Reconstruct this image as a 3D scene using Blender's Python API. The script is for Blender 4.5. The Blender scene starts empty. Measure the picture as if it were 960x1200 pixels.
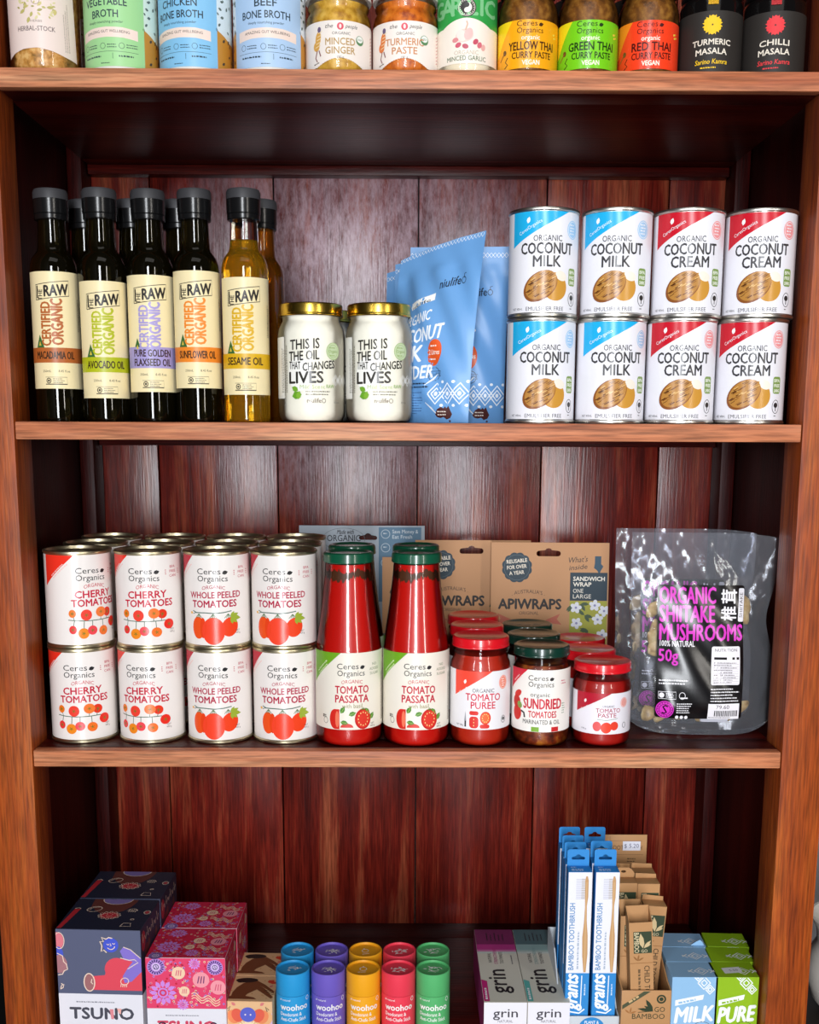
import bpy, bmesh, math, random
from mathutils import Vector, Matrix
from mathutils.geometry import tessellate_polygon
SC = bpy.context.scene
COL = SC.collection
PI = math.pi
rad = math.radians
random.seed(7)

# ---------------------------------------------------------------- camera
cam_d = bpy.data.cameras.new('camera')
cam = bpy.data.objects.new('camera', cam_d)
COL.objects.link(cam)
CAM_YAW, CAM_PITCH, CAM_ROLL = 0.0052, 0.1711, 0.004
_fw0 = Vector((math.sin(CAM_YAW), math.cos(CAM_YAW), 0)); _r0 = Vector((math.cos(CAM_YAW), -math.sin(CAM_YAW), 0))
_up0 = Vector((0, 0, 1))
_fw = _fw0*math.cos(CAM_PITCH) - _up0*math.sin(CAM_PITCH); _up1 = _up0*math.cos(CAM_PITCH) + _fw0*math.sin(CAM_PITCH)
_r = _r0*math.cos(CAM_ROLL) + _up1*math.sin(CAM_ROLL); _up = _up1*math.cos(CAM_ROLL) - _r0*math.sin(CAM_ROLL)
cam.matrix_world = Matrix(((_r.x, _up.x, -_fw.x, -0.0046), (_r.y, _up.y, -_fw.y, -1.139), (_r.z, _up.z, -_fw.z, -0.0037), (0, 0, 0, 1)))
cam_d.sensor_fit = 'VERTICAL'; cam_d.sensor_height = 36.0
cam_d.lens = 36.0*1300/1200
cam_d.shift_y = (724.6-600)/1200
cam_d.clip_start = 0.02
SC.camera = cam

# ---------------------------------------------------------------- light
world = bpy.data.worlds.new('world'); SC.world = world; world.use_nodes = True
world.node_tree.nodes['Background'].inputs[0].default_value = (0.85, 0.92, 1.0, 1)
world.node_tree.nodes['Background'].inputs[1].default_value = 0.02
def area(name, loc, rot, sx, sy, power, col):
    d = bpy.data.lights.new(name, 'AREA'); d.shape = 'RECTANGLE'; d.size = sx; d.size_y = sy
    d.energy = power; d.color = col
    o = bpy.data.objects.new(name, d); COL.objects.link(o); o.location = loc; o.rotation_euler = rot
    return o
area('shop_door_daylight', (-0.10, -3.0, 0.10), (rad(90), 0, 0), 0.46, 2.3, 62, (0.93, 0.96, 1.0))
area('shop_window_daylight', (-1.35, -2.5, 0.45), (rad(90), 0, rad(-28)), 0.20, 1.5, 11, (0.93, 0.96, 1.0))
area('side_window_daylight', (1.45, -2.3, 0.35), (rad(90), 0, rad(32)), 0.16, 1.5, 9, (1.0, 0.95, 0.88))
area('added_top_fill', (0.1, -1.5, 1.75), (rad(35), 0, 0), 1.6, 0.8, 2.5, (1.0, 0.96, 0.9))  # added fill light from above, no visible source
SC.view_settings.view_transform = 'Standard'; SC.view_settings.look = 'None'
SC.view_settings.exposure = 0.68; SC.view_settings.gamma = 1.0; SC.view_settings.use_curve_mapping = False

# ---------------------------------------------------------------- materials
def lin(h):
    h = h.lstrip('#'); r = []
    for i in (0, 2, 4):
        c = int(h[i:i+2], 16)/255
        r.append(c/12.92 if c <= 0.04045 else ((c+0.055)/1.055)**2.4)
    return (r[0], r[1], r[2], 1)
MC = {}
def P(hexc, rough=0.45, metal=0.0, spec=0.5, coat=0.0, trans=0.0, ior=1.45):
    k = (hexc, rough, metal, spec, coat, trans, ior)
    if k in MC: return MC[k]
    m = bpy.data.materials.new('paint_'+hexc.strip('#')); m.use_nodes = True
    b = m.node_tree.nodes['Principled BSDF']
    b.inputs['Base Color'].default_value = lin(hexc); b.inputs['Roughness'].default_value = rough
    b.inputs['Metallic'].default_value = metal; b.inputs['Specular IOR Level'].default_value = spec
    b.inputs['Coat Weight'].default_value = coat; b.inputs['Coat Roughness'].default_value = 0.06
    b.inputs['Transmission Weight'].default_value = trans; b.inputs['IOR'].default_value = ior
    MC[k] = m
    return m
def thin_clear(name, tint, gloss_rough=0.05, ior=1.36, haze=0.0, bump=0.0):
    """clear thin wall: mostly see-through, sheen by fresnel, a little milkiness"""
    m = bpy.data.materials.new(name); m.use_nodes = True; nt = m.node_tree; n = nt.nodes; n.clear()
    out = n.new('ShaderNodeOutputMaterial'); tr = n.new('ShaderNodeBsdfTransparent'); tr.inputs[0].default_value = lin(tint)
    gl = n.new('ShaderNodeBsdfGlossy'); gl.inputs['Roughness'].default_value = gloss_rough
    fr = n.new('ShaderNodeFresnel'); fr.inputs[0].default_value = ior
    mx = n.new('ShaderNodeMixShader'); nt.links.new(fr.outputs[0], mx.inputs[0])
    nt.links.new(tr.outputs[0], mx.inputs[1]); nt.links.new(gl.outputs[0], mx.inputs[2])
    last = mx
    if haze > 0:
        df = n.new('ShaderNodeBsdfDiffuse'); df.inputs[0].default_value = (0.8, 0.84, 0.9, 1)
        m2 = n.new('ShaderNodeMixShader'); m2.inputs[0].default_value = haze
        nt.links.new(mx.outputs[0], m2.inputs[1]); nt.links.new(df.outputs[0], m2.inputs[2]); last = m2
    if bump > 0:
        tc = n.new('ShaderNodeTexCoord'); nz = n.new('ShaderNodeTexNoise'); nz.inputs['Scale'].default_value = 28
        nz.inputs['Detail'].default_value = 2
        bp = n.new('ShaderNodeBump'); bp.inputs['Strength'].default_value = bump; bp.inputs['Distance'].default_value = 0.01
        nt.links.new(tc.outputs['Object'], nz.inputs['Vector']); nt.links.new(nz.outputs[0], bp.inputs['Height'])
        nt.links.new(bp.outputs[0], gl.inputs['Normal']); nt.links.new(bp.outputs[0], fr.inputs['Normal'])
    nt.links.new(last.outputs[0], out.inputs[0])
    return m
GLASS = thin_clear('jar_glass', '#fbfbfa')
def ramp(nt, stops):
    r = nt.nodes.new('ShaderNodeValToRGB'); e = r.color_ramp.elements
    while len(e) < len(stops): e.new(0.5)
    for i, (p, c) in enumerate(stops): e[i].position = p; e[i].color = lin(c)
    return r
def wood(name, cols, axis, rough=0.35, spec=0.5, fine=1.0, bump=0.15, island=False, worn=None, coat=0.0, pale_patch=None):
    m = bpy.data.materials.new(name); m.use_nodes = True; nt = m.node_tree; n = nt.nodes; L = nt.links.new
    b = n['Principled BSDF']
    tc = n.new('ShaderNodeTexCoord'); mp = n.new('ShaderNodeMapping')
    s = [34*fine]*3; s[axis] = 2.0*fine
    mp.inputs['Scale'].default_value = s
    vec = tc.outputs['Object']
    if island:
        g = n.new('ShaderNodeNewGeometry'); va = n.new('ShaderNodeVectorMath'); va.operation = 'MULTIPLY_ADD'
        va.inputs[1].default_value = (1, 1, 1)
        cx = n.new('ShaderNodeCombineXYZ'); sc = n.new('ShaderNodeMath'); sc.operation = 'MULTIPLY'; sc.inputs[1].default_value = 7
        L(g.outputs['Random Per Island'], sc.inputs[0])
        for i in range(3): L(sc.outputs[0], cx.inputs[i])
        L(vec, va.inputs[0]); L(cx.outputs[0], va.inputs[2]); vec = va.outputs[0]
    L(vec, mp.inputs['Vector'])
    n1 = n.new('ShaderNodeTexNoise'); n1.inputs['Scale'].default_value = 1.0; n1.inputs['Detail'].default_value = 10
    n1.inputs['Roughness'].default_value = 0.7; n1.inputs['Distortion'].default_value = 0.25
    L(mp.outputs[0], n1.inputs['Vector'])
    r1 = ramp(nt, [(0.28, cols[0]), (0.5, cols[1]), (0.72, cols[2])]); L(n1.outputs[0], r1.inputs[0])
    mp2 = n.new('ShaderNodeMapping'); s2 = [420*fine]*3; s2[axis] = 22*fine; mp2.inputs['Scale'].default_value = s2
    L(vec, mp2.inputs['Vector'])
    n2 = n.new('ShaderNodeTexNoise'); n2.inputs['Scale'].default_value = 1; n2.inputs['Detail'].default_value = 3
    L(mp2.outputs[0], n2.inputs['Vector'])
    r2 = n.new('ShaderNodeMapRange'); r2.inputs[1].default_value = 0.3; r2.inputs[2].default_value = 0.62
    r2.inputs[3].default_value = 0.45; r2.inputs[4].default_value = 1.0
    L(n2.outputs[0], r2.inputs[0])
    mu = n.new('ShaderNodeMix'); mu.data_type = 'RGBA'; mu.blend_type = 'MULTIPLY'; mu.inputs[0].default_value = 1
    L(r1.outputs[0], mu.inputs[6]); L(r2.outputs[0], mu.inputs[7])
    colout = mu.outputs[2]
    if worn:
        n3 = n.new('ShaderNodeTexNoise'); n3.inputs['Scale'].default_value = 5.5; n3.inputs['Detail'].default_value = 6; n3.inputs['Roughness'].default_value = 0.7
        mp3 = n.new('ShaderNodeMapping'); s3 = [1.0]*3; s3[axis] = 0.35; mp3.inputs['Scale'].default_value = s3
        L(vec, mp3.inputs['Vector']); L(mp3.outputs[0], n3.inputs['Vector'])
        r3 = n.new('ShaderNodeMapRange'); r3.inputs[1].default_value = 0.50; r3.inputs[2].default_value = 0.68; r3.inputs[4].default_value = worn[1]
        L(n3.outputs[0], r3.inputs[0])
        m3 = n.new('ShaderNodeMix'); m3.data_type = 'RGBA'; L(r3.outputs[0], m3.inputs[0]); L(colout, m3.inputs[6]); m3.inputs[7].default_value = lin(worn[0])
        colout = m3.outputs[2]
    if island:      # every board has a tone of its own
        r4 = n.new('ShaderNodeMapRange'); r4.inputs[3].default_value = 0.75; r4.inputs[4].default_value = 1.15
        L(g.outputs['Random Per Island'], r4.inputs[0])
        h4 = n.new('ShaderNodeHueSaturation'); L(r4.outputs[0], h4.inputs['Value']); L(colout, h4.inputs['Color']); colout = h4.outputs[0]
    if pale_patch:      # a pale patch with a speckled edge
        pc, (px, pz), (rx, rz), amt = pale_patch
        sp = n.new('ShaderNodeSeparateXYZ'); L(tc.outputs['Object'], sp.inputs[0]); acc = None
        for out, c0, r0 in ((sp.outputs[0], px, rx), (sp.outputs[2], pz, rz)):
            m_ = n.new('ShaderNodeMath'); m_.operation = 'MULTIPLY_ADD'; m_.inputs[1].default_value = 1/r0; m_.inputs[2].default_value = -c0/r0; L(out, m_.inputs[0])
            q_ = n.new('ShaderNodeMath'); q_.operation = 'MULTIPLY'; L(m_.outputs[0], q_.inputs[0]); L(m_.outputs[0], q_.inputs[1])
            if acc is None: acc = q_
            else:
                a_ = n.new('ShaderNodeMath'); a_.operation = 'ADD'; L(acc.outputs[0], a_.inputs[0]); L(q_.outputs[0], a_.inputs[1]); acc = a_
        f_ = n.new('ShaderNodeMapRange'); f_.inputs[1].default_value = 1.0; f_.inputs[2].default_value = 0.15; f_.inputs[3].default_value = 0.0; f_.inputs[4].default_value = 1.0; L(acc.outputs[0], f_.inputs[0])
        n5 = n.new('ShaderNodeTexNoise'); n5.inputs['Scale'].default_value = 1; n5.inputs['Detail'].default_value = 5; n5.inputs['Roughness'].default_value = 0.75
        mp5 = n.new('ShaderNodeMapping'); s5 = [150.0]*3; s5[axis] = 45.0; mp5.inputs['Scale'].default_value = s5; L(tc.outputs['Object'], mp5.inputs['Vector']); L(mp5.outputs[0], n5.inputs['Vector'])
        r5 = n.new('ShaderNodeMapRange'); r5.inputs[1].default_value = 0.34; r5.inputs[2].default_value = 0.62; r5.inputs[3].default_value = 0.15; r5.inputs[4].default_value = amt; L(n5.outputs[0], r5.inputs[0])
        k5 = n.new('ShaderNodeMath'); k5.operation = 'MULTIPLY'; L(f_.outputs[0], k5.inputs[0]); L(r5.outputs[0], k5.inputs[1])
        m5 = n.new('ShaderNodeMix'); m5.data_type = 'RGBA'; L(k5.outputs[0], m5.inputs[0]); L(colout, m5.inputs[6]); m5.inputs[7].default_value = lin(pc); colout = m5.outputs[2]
    L(colout, b.inputs['Base Color'])
    b.inputs['Roughness'].default_value = rough; b.inputs['Specular IOR Level'].default_value = spec
    b.inputs['Coat Weight'].default_value = coat; b.inputs['Coat Roughness'].default_value = 0.25
    bp = n.new('ShaderNodeBump'); bp.inputs['Strength'].default_value = bump; bp.inputs['Distance'].default_value = 0.002
    L(n2.outputs[0], bp.inputs['Height']); L(bp.outputs[0], b.inputs['Normal'])
    return m
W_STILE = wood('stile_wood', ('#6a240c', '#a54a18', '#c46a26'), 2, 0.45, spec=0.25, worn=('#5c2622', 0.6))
W_EDGE = wood('shelf_edge_wood', ('#a4532f', '#cc8058', '#e0a67c'), 0, 0.45, spec=0.3, worn=('#a0584a', 0.5))
W_SHELF = wood('shelf_board_wood', ('#260504', '#440c08', '#5c180e'), 0, 0.33, spec=0.14)
W_BACK = wood('back_board_wood', ('#34070a', '#7c2216', '#bd6644'), 2, 0.25, spec=0.36, bump=0.12, island=True, worn=('#3a0c0e', 0.65), pale_patch=('#b79ca6', (-0.06, 1.23), (0.32, 0.27), 1.0))
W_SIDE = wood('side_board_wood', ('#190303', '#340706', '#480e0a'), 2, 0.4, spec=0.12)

# ---------------------------------------------------------------- mesh helpers
def finish(bm, name, mats, parent=None, sharp=35, smooth=True):
    me = bpy.data.meshes.new(name)
    bm.normal_update(); bm.to_mesh(me); bm.free()
    for m in mats: me.materials.append(m)
    if smooth:
        me.polygons.foreach_set('use_smooth', [True]*len(me.polygons))
        me.set_sharp_from_angle(angle=rad(sharp))
    o = bpy.data.objects.new(name, me); COL.objects.link(o)
    if parent: o.parent = parent
    return o
def thing(name, label, cat, loc, rotz=0.0, group=None):
    o = bpy.data.objects.new(name, None); COL.objects.link(o); o.empty_display_size = 0.02
    o.location = loc; o.rotation_euler = (0, 0, rotz)
    o['label'] = label; o['category'] = cat
    if group: o['group'] = group
    return o
def dup(root, loc, rotz, label, group=None):
    r = root.copy(); COL.objects.link(r); r.location = loc; r.rotation_euler = (root.rotation_euler[0], root.rotation_euler[1], rotz); r['label'] = label
    if group: r['group'] = group
    for ch in list(root.children):
        c = ch.copy(); COL.objects.link(c); c.parent = r
        for g in list(ch.children):
            d = g.copy(); COL.objects.link(d); d.parent = c
    return r
def lathe_bm(prof, n=48, cap0=True, cap1=True):
    """profile in mm: (radius, height)"""
    bm = bmesh.new(); rings = []
    for r, z in prof:
        if r < 1e-6: rings.append([bm.verts.new((0, 0, z/1000))])
        else: rings.append([bm.verts.new((r/1000*math.sin(2*PI*i/n), -r/1000*math.cos(2*PI*i/n), z/1000)) for i in range(n)])
    for a, b in zip(rings[:-1], rings[1:]):
        for i in range(n):
            j = (i+1) % n
            if len(a) == 1 and len(b) == 1: continue
            if len(a) == 1: bm.faces.new((a[0], b[j], b[i]))
            elif len(b) == 1: bm.faces.new((a[i], a[j], b[0]))
            else: bm.faces.new((a[i], a[j], b[j], b[i]))
    if cap0 and len(rings[0]) > 1: bm.faces.new(list(reversed(rings[0])))
    if cap1 and len(rings[-1]) > 1: bm.faces.new(rings[-1])
    bmesh.ops.recalc_face_normals(bm, faces=bm.faces)
    return bm
def lathe(prof, name, mat, parent, n=48, sharp=35, **k):
    return finish(lathe_bm(prof, n, **k), name, [mat], parent, sharp)
def add_box(bm, x0, x1, y0, y1, z0, z1, bev=0.0, M=None):
    r = bmesh.ops.create_cube(bm, size=1.0); vs = r['verts']
    for v in vs: v.co = Vector((x0+(v.co.x+.5)*(x1-x0), y0+(v.co.y+.5)*(y1-y0), z0+(v.co.z+.5)*(z1-z0)))
    if bev > 0:
        es = list({e for v in vs for e in v.link_edges})
        r2 = bmesh.ops.bevel(bm, geom=es, offset=bev, segments=2, affect='EDGES', profile=0.6)
        vs = list({v for f in r2['faces'] for v in f.verts} | set(v for v in vs if v.is_valid))
    if M is not None:
        for v in vs: v.co = M @ v.co
    return bm
def box(name, x0, x1, y0, y1, z0, z1, mat, parent=None, bev=0.0, M=None):
    bm = bmesh.new(); add_box(bm, x0, x1, y0, y1, z0, z1, bev, M)
    return finish(bm, name, [mat], parent, 40)
def plate_bm(outer, holes, thick, MM=0.001):
    """flat card standing in the xz plane, outline in mm, real thickness, real holes"""
    bm = bmesh.new(); es = []
    for loop in [outer]+holes:
        vs = [bm.verts.new((x*MM, 0, z*MM)) for x, z in loop]
        for i in range(len(vs)): es.append(bm.edges.new((vs[i], vs[(i+1) % len(vs)])))
    bmesh.ops.triangle_fill(bm, edges=es, use_beauty=True)
    bmesh.ops.recalc_face_normals(bm, faces=bm.faces)
    r = bmesh.ops.extrude_face_region(bm, geom=list(bm.faces))
    for v in r['geom']:
        if isinstance(v, bmesh.types.BMVert): v.co.y += thick*MM
    bmesh.ops.recalc_face_normals(bm, faces=bm.faces)
    return bm
def rrect(x0, y0, x1, y1, r, n=4):
    p = []
    for cx, cy, a in ((x1-r, y1-r, 0), (x0+r, y1-r, 90), (x0+r, y0+r, 180), (x1-r, y0+r, 270)):
        for i in range(n+1):
            t = rad(a+90*i/n); p.append((cx+r*math.cos(t), cy+r*math.sin(t)))
    return p

# ---------------------------------------------------------------- printing: flat art that is laid on a surface
GC = {}
def glyphs(s, bold):
    k = (s, bold)
    if k in GC: return GC[k]
    cu = bpy.data.curves.new('lettering', 'FONT'); cu.body = s; cu.size = 1; cu.offset = bold; cu.resolution_u = 2; cu.fill_mode = 'FRONT'
    ob = bpy.data.objects.new('lettering', cu)
    me = bpy.data.meshes.new_from_object(ob)
    v = [(q.co.x, q.co.y) for q in me.vertices]; f = [tuple(p.vertices) for p in me.polygons]
    bpy.data.objects.remove(ob); bpy.data.curves.remove(cu); bpy.data.meshes.remove(me)
    xs = [q[0] for q in v] or [0, 1]
    GC[k] = (v, f, min(xs), max(xs))
    return GC[k]
_h = glyphs('H', 0.0); CAPH = max(q[1] for q in _h[0])
class Art:
    def __init__(s): s.items = []; s.base = None
    def add(s, vs, fs, col, layer): s.items.append((vs, fs, col, layer))
    def poly(s, pts, col, layer=1):
        t = tessellate_polygon([[Vector((x, y, 0)) for x, y in pts]])
        s.add(list(pts), [tuple(q) for q in t], col, layer); return s
    def rect(s, x0, y0, x1, y1, col, layer=1): return s.poly([(x0, y0), (x1, y0), (x1, y1), (x0, y1)], col, layer)
    def ell(s, cx, cy, rx, ry, col, layer=1, rot=0, n=20, a0=0, a1=360):
        p = []; c, d = math.cos(rad(rot)), math.sin(rad(rot)); full = (a1-a0) >= 360
        for i in range(n if full else n+1):
            t = rad(a0+(a1-a0)*i/n); x, y = rx*math.cos(t), ry*math.sin(t); p.append((cx+x*c-y*d, cy+x*d+y*c))
        return s.poly(p, col, layer)
    def line(s, pts, w, col, layer=2, closed=False):
        pts = list(pts)
        if closed: pts = pts+[pts[0], pts[1]]
        L, Rr = [], []
        for i, p in enumerate(pts):
            a = pts[max(0, i-1)]; b = pts[min(len(pts)-1, i+1)]
            if closed and i == 0: a = pts[-3] if len(pts) > 3 else a
            dx, dy = b[0]-a[0], b[1]-a[1]; l = math.hypot(dx, dy) or 1
            L.append((p[0]-dy/l*w/2, p[1]+dx/l*w/2)); Rr.append((p[0]+dy/l*w/2, p[1]-dx/l*w/2))
        n = len(pts); s.add(L+Rr, [(i, i+1, n+i+1, n+i) for i in range(n-1)], col, layer); return s
    def ring(s, cx, cy, rx, ry, w, col, layer=2, n=24, rot=0, a0=0, a1=360):
        c, d = math.cos(rad(rot)), math.sin(rad(rot)); v = []
        for i in range(n+1):
            t = rad(a0+(a1-a0)*i/n)
            for k in (0, -w):
                x, y = (rx+k)*math.cos(t), (ry+k)*math.sin(t); v.append((cx+x*c-y*d, cy+x*d+y*c))
        s.add(v, [(2*i, 2*i+2, 2*i+3, 2*i+1) for i in range(n)], col, layer); return s
    def text(s, t, x, y, h, col, w=None, layer=3, bold=0.0, rot=0, al='C', arc=0, shear=0, rise=0):
        v, f, x0, x1 = glyphs(t, 0.0)
        sy = h/CAPH; sx = sy if w is None else w/max(1e-6, x1-x0); W = (x1-x0)*sx
        ox = {'C': -W/2, 'L': 0, 'R': -W}[al]; c, d = math.cos(rad(rot)), math.sin(rad(rot)); o = []
        for px, py in v:
            a, b = (px-x0)*sx+ox, py*sy
            a += shear*b; b += rise*(a/W if W else 0)
            if arc: b += arc*(1-(2*a/W)**2)
            o.append((x+a*c-b*d, y+a*d+b*c))
        s.add(o, f, col, layer)
        if bold > 0:
            b = bold*h/CAPH
            for i, (dx, dy) in enumerate(((b, 0), (-b, 0), (0, b), (0, -b))): s.add([(q[0]+dx, q[1]+dy) for q in o], f, col, layer+0.15*(i+1))
        return s
    def micro(s, x, y, w, rows, col, h=0.9, gap=1.7, layer=3, rot=0, seed=1, al='L'):
        """rows of tiny print too small to read: broken strokes"""
        rr = random.Random(seed); c, d = math.cos(rad(rot)), math.sin(rad(rot))
        for k in range(rows):
            ww = w*rr.uniform(0.72, 1.0); u = 0 if al == 'L' else -ww/2; e = u+ww
            while u < e:
                l = rr.uniform(0.5, 1.6)*h*1.3; q = []
                for a, b in ((u, -k*gap), (min(u+l, e), -k*gap), (min(u+l, e), h*rr.uniform(.6, 1)-k*gap), (u, h-k*gap)): q.append((x+a*c-b*d, y+a*d+b*c))
                s.poly(q, col, layer); u += l+h*0.45
        return s
    def merge(s, o, dx=0, dy=0, k=1, dl=0):
        for vs, fs, c, l in o.items: s.add([(x*k+dx, y*k+dy) for x, y in vs], fs, c, l+dl)
        return s
    def shift(s, dx, dy=0):
        s.items = [([(x+dx, y+dy) for x, y in vs], fs, c, l) for vs, fs, c, l in s.items]; return s
    def vscale(s, k, d):
        s.items = [([(x, y*k+d) for x, y in vs], fs, c, l) for vs, fs, c, l in s.items]; return s
    def clip(s, x0, x1, y0, y1): s.box = (x0, x1, y0, y1); return s
LZ = 0.00005
def lay(art, S, name, parent, du=None, dv=None, fin=None, off0=0.0003, sharp=60):
    """print every shape of the art on surface S(u, v, off) (u, v in mm); fin: dict colour -> material or None"""
    bm = bmesh.new(); cols = []; mats = []
    cnt = {}
    for vs, fs, c, l in art.items:
        cnt[l] = cnt.get(l, 0)+1; l = l+(0.0 if cnt[l] == 1 else 0.08+(cnt[l]*0.233) % 0.75)
        if c not in cols:
            cols.append(c); mats.append(c if not isinstance(c, str) else (fin(c) if fin else P(c)))
        mi = cols.index(c); bv = [bm.verts.new((x, y, l)) for x, y in vs]
        for f in fs:
            if len(set(f)) < 3: continue
            try:
                q = bm.faces.new([bv[i] for i in f]); q.material_index = mi
                q.normal_update()
                if q.normal.z < 0: q.normal_flip()
            except ValueError: pass
    cb = getattr(art, 'box', None)
    if cb:
        for co, no in (((cb[0], 0, 0), (-1, 0, 0)), ((cb[1], 0, 0), (1, 0, 0)), ((0, cb[2], 0), (0, -1, 0)), ((0, cb[3], 0), (0, 1, 0))):
            bmesh.ops.bisect_plane(bm, geom=bm.verts[:]+bm.edges[:]+bm.faces[:], plane_co=co, plane_no=no, clear_outer=True)
    for ax, st in ((0, du), (1, dv)):
        if not st: continue
        lo = min(v.co[ax] for v in bm.verts); hi = max(v.co[ax] for v in bm.verts); k = math.floor(lo/st)+1
        while k*st < hi:
            co = [0, 0, 0]; co[ax] = k*st; no = [0, 0, 0]; no[ax] = 1
            bmesh.ops.bisect_plane(bm, geom=bm.verts[:]+bm.edges[:]+bm.faces[:], plane_co=co, plane_no=no); k += 1
    bmesh.ops.delete(bm, geom=[v for v in bm.verts if not v.link_faces], context='VERTS')
    for v in bm.verts: v.co = S(v.co.x, v.co.y, off0+LZ*v.co.z)
    return finish(bm, name, mats, parent, sharp)
def cyl(R, rot=0.0, z0=0.0):
    def S(u, v, off):
        a = u/R+rot; r = R/1000+off
        return Vector((r*math.sin(a), -r*math.cos(a), (v+z0)/1000))
    return S
def front(y=0.0, x0=0.0, z0=0.0):
    return lambda u, v, off: Vector((x0+u/1000, y-off, z0+v/1000))
def top(z, x0=0.0, y0=0.0):
    return lambda u, v, off: Vector((x0+u/1000, y0+v/1000, z+off))
def right_side(x, y0=0.0, z0=0.0):
    return lambda u, v, off: Vector((x+off, y0+u/1000, z0+v/1000))
def left_side(x, y0=0.0, z0=0.0):
    return lambda u, v, off: Vector((x-off, y0-u/1000, z0+v/1000))
class Lab:
    """label-local layout: measured position on the label -> arc length and height in mm"""
    def __init__(s, cx, yb, k, R=None, ky=None): s.cx, s.yb, s.k, s.R = cx, yb, k, R; s.ky = ky or k
    def u(s, x):
        d = (x-s.cx)*s.k
        return d if not s.R else s.R*math.asin(max(-0.999, min(0.999, d/s.R)))
    def v(s, y): return (s.yb-y)*s.ky
    def t(s, art, txt, x0, x1, y0, y1, col, **kw):
        """text filling x0..x1, cap top y0, baseline y1"""
        a, b = s.u(x0), s.u(x1)
        return art.text(txt, (a+b)/2, s.v(y1), (y1-y0)*s.ky, col, w=b-a, **kw)
PAPER = lambda c: P(c, 0.38, 0, 0.45)
GLOSSY = lambda c: P(c, 0.26, 0, 0.5)
CARD = lambda c: P(c, 0.5, 0, 0.35)
#@@SETTING
# ---------------------------------------------------------------- the setting
def struct(o): o['kind'] = 'structure'; return o
struct(box('floor', -2.2, 2.2, -3.4, 0.62, -1.16, -1.10, wood('floor_wood', ('#3a2418', '#55371f', '#6b482c'), 0, 0.4)))
struct(box('wall_back', -2.2, 2.2, 0.46, 0.52, -1.10, 1.9, P('#8d8d8f', 0.8)))
struct(box('added_wall_left', -0.62, -0.50, -0.9, 0.46, -1.10, 1.9, P('#0d0807', 0.85)))  # added wall, near-black to put the shade left of the bookcase into colour

# ---------------------------------------------------------------- bookcase
SH1, SH2, SH3, SH4, SH5 = 0.3348, 0.0, -0.3447, -0.700, 0.68
WI = 0.3992; TH = 0.0175
bc = thing('bookcase', 'tall open dark mahogany bookcase with lighter worn front posts holding the groceries', 'bookcase', (0, 0, -1.10))
def bpart(name, bm, mat, parent=None):
    for v in bm.verts: v.co.z += 1.10
    o = finish(bm, name, [mat], parent or bc, 40)
    return o
for s in (-1, 1):
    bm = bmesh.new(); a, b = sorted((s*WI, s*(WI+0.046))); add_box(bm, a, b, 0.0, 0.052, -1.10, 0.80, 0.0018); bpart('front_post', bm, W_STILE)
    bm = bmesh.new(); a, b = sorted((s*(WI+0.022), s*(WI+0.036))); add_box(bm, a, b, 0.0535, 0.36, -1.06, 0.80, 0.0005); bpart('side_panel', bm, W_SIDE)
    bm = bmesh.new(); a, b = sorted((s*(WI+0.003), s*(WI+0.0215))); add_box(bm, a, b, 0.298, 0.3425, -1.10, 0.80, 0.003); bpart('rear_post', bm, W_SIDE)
for z in (SH1, SH2, SH3, SH4, SH5):
    bm = bmesh.new(); add_box(bm, -WI+0.0005, WI-0.0005, 0.016, 0.0525, z-TH, z, 0.0008)
    add_box(bm, -WI-0.0020, WI+0.0020, 0.0525, 0.297, z-TH, z, 0.0008); add_box(bm, -WI-0.002, WI+0.002, 0.297, 0.343, z-TH, z, 0.0008)
    sh = bpart('shelf', bm, W_SHELF)
    bm = bmesh.new(); add_box(bm, -WI+0.0005, WI-0.0005, 0.0015, 0.0155, z-TH-0.0005, z, 0.0016); e = bpart('shelf_edge', bm, W_EDGE, sh)
    bm = bmesh.new(); add_box(bm, -WI-0.002, WI+0.002, 0.322, 0.3425, z-TH-0.0115, z-TH-0.0002, 0.0008); bpart('batten', bm, W_SHELF)
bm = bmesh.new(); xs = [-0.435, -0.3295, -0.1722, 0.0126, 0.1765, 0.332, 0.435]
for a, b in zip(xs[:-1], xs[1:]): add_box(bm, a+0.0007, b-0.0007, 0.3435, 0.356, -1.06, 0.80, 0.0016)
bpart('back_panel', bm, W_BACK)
#@@CANS
# ---------------------------------------------------------------- tin cans
TIN = P('#d2cfc8', 0.32, 1.0); GOLDTIN = P('#cfc4a4', 0.34, 1.0); TINLID = P('#a4a19a', 0.30, 1.0)
def can_prof(R, H):
    return [(0, 2.5), (R-4.5, 2.5), (R-3.6, 0.4), (R-1.6, 0), (R-0.2, 0.5), (R, 1.4), (R-0.1, 2.8), (R-1.1, 3.8), (R-1.2, H-3.8), (R-0.1, H-2.8), (R, H-1.4), (R-0.3, H-0.5), (R-1.6, H), (R-3.2, H-0.5), (R-4.0, H-3.6),
            (R-7, H-3.9), (R-7.6, H-3.2), (R-9, H-3.2), (R-9.6, H-3.9), (R-14, H-4.0), (R-15, H-3.4), (R-17, H-3.4), (R-18, H-4), (0, H-4)]
def can(name, label, loc, R, H, art, rot, group, base, tin=TIN):
    t = thing(name, label, 'can', loc, rot, group)
    lathe(can_prof(R, H), 'tin_body', tin, t, 56, 30)
    a = Art(); a.rect(-PI*(R-1.0), 4.2, PI*(R-1.0), H-4.2, base, 0); a.merge(art)
    a.clip(-PI*(R-1.0)+0.01, PI*(R-1.0)-0.01, 4.2, H-4.2)
    lay(a, cyl(R-1.0), 'paper_label', t, du=R*rad(7), fin=GLOSSY, off0=0.0)
    return t
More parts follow.
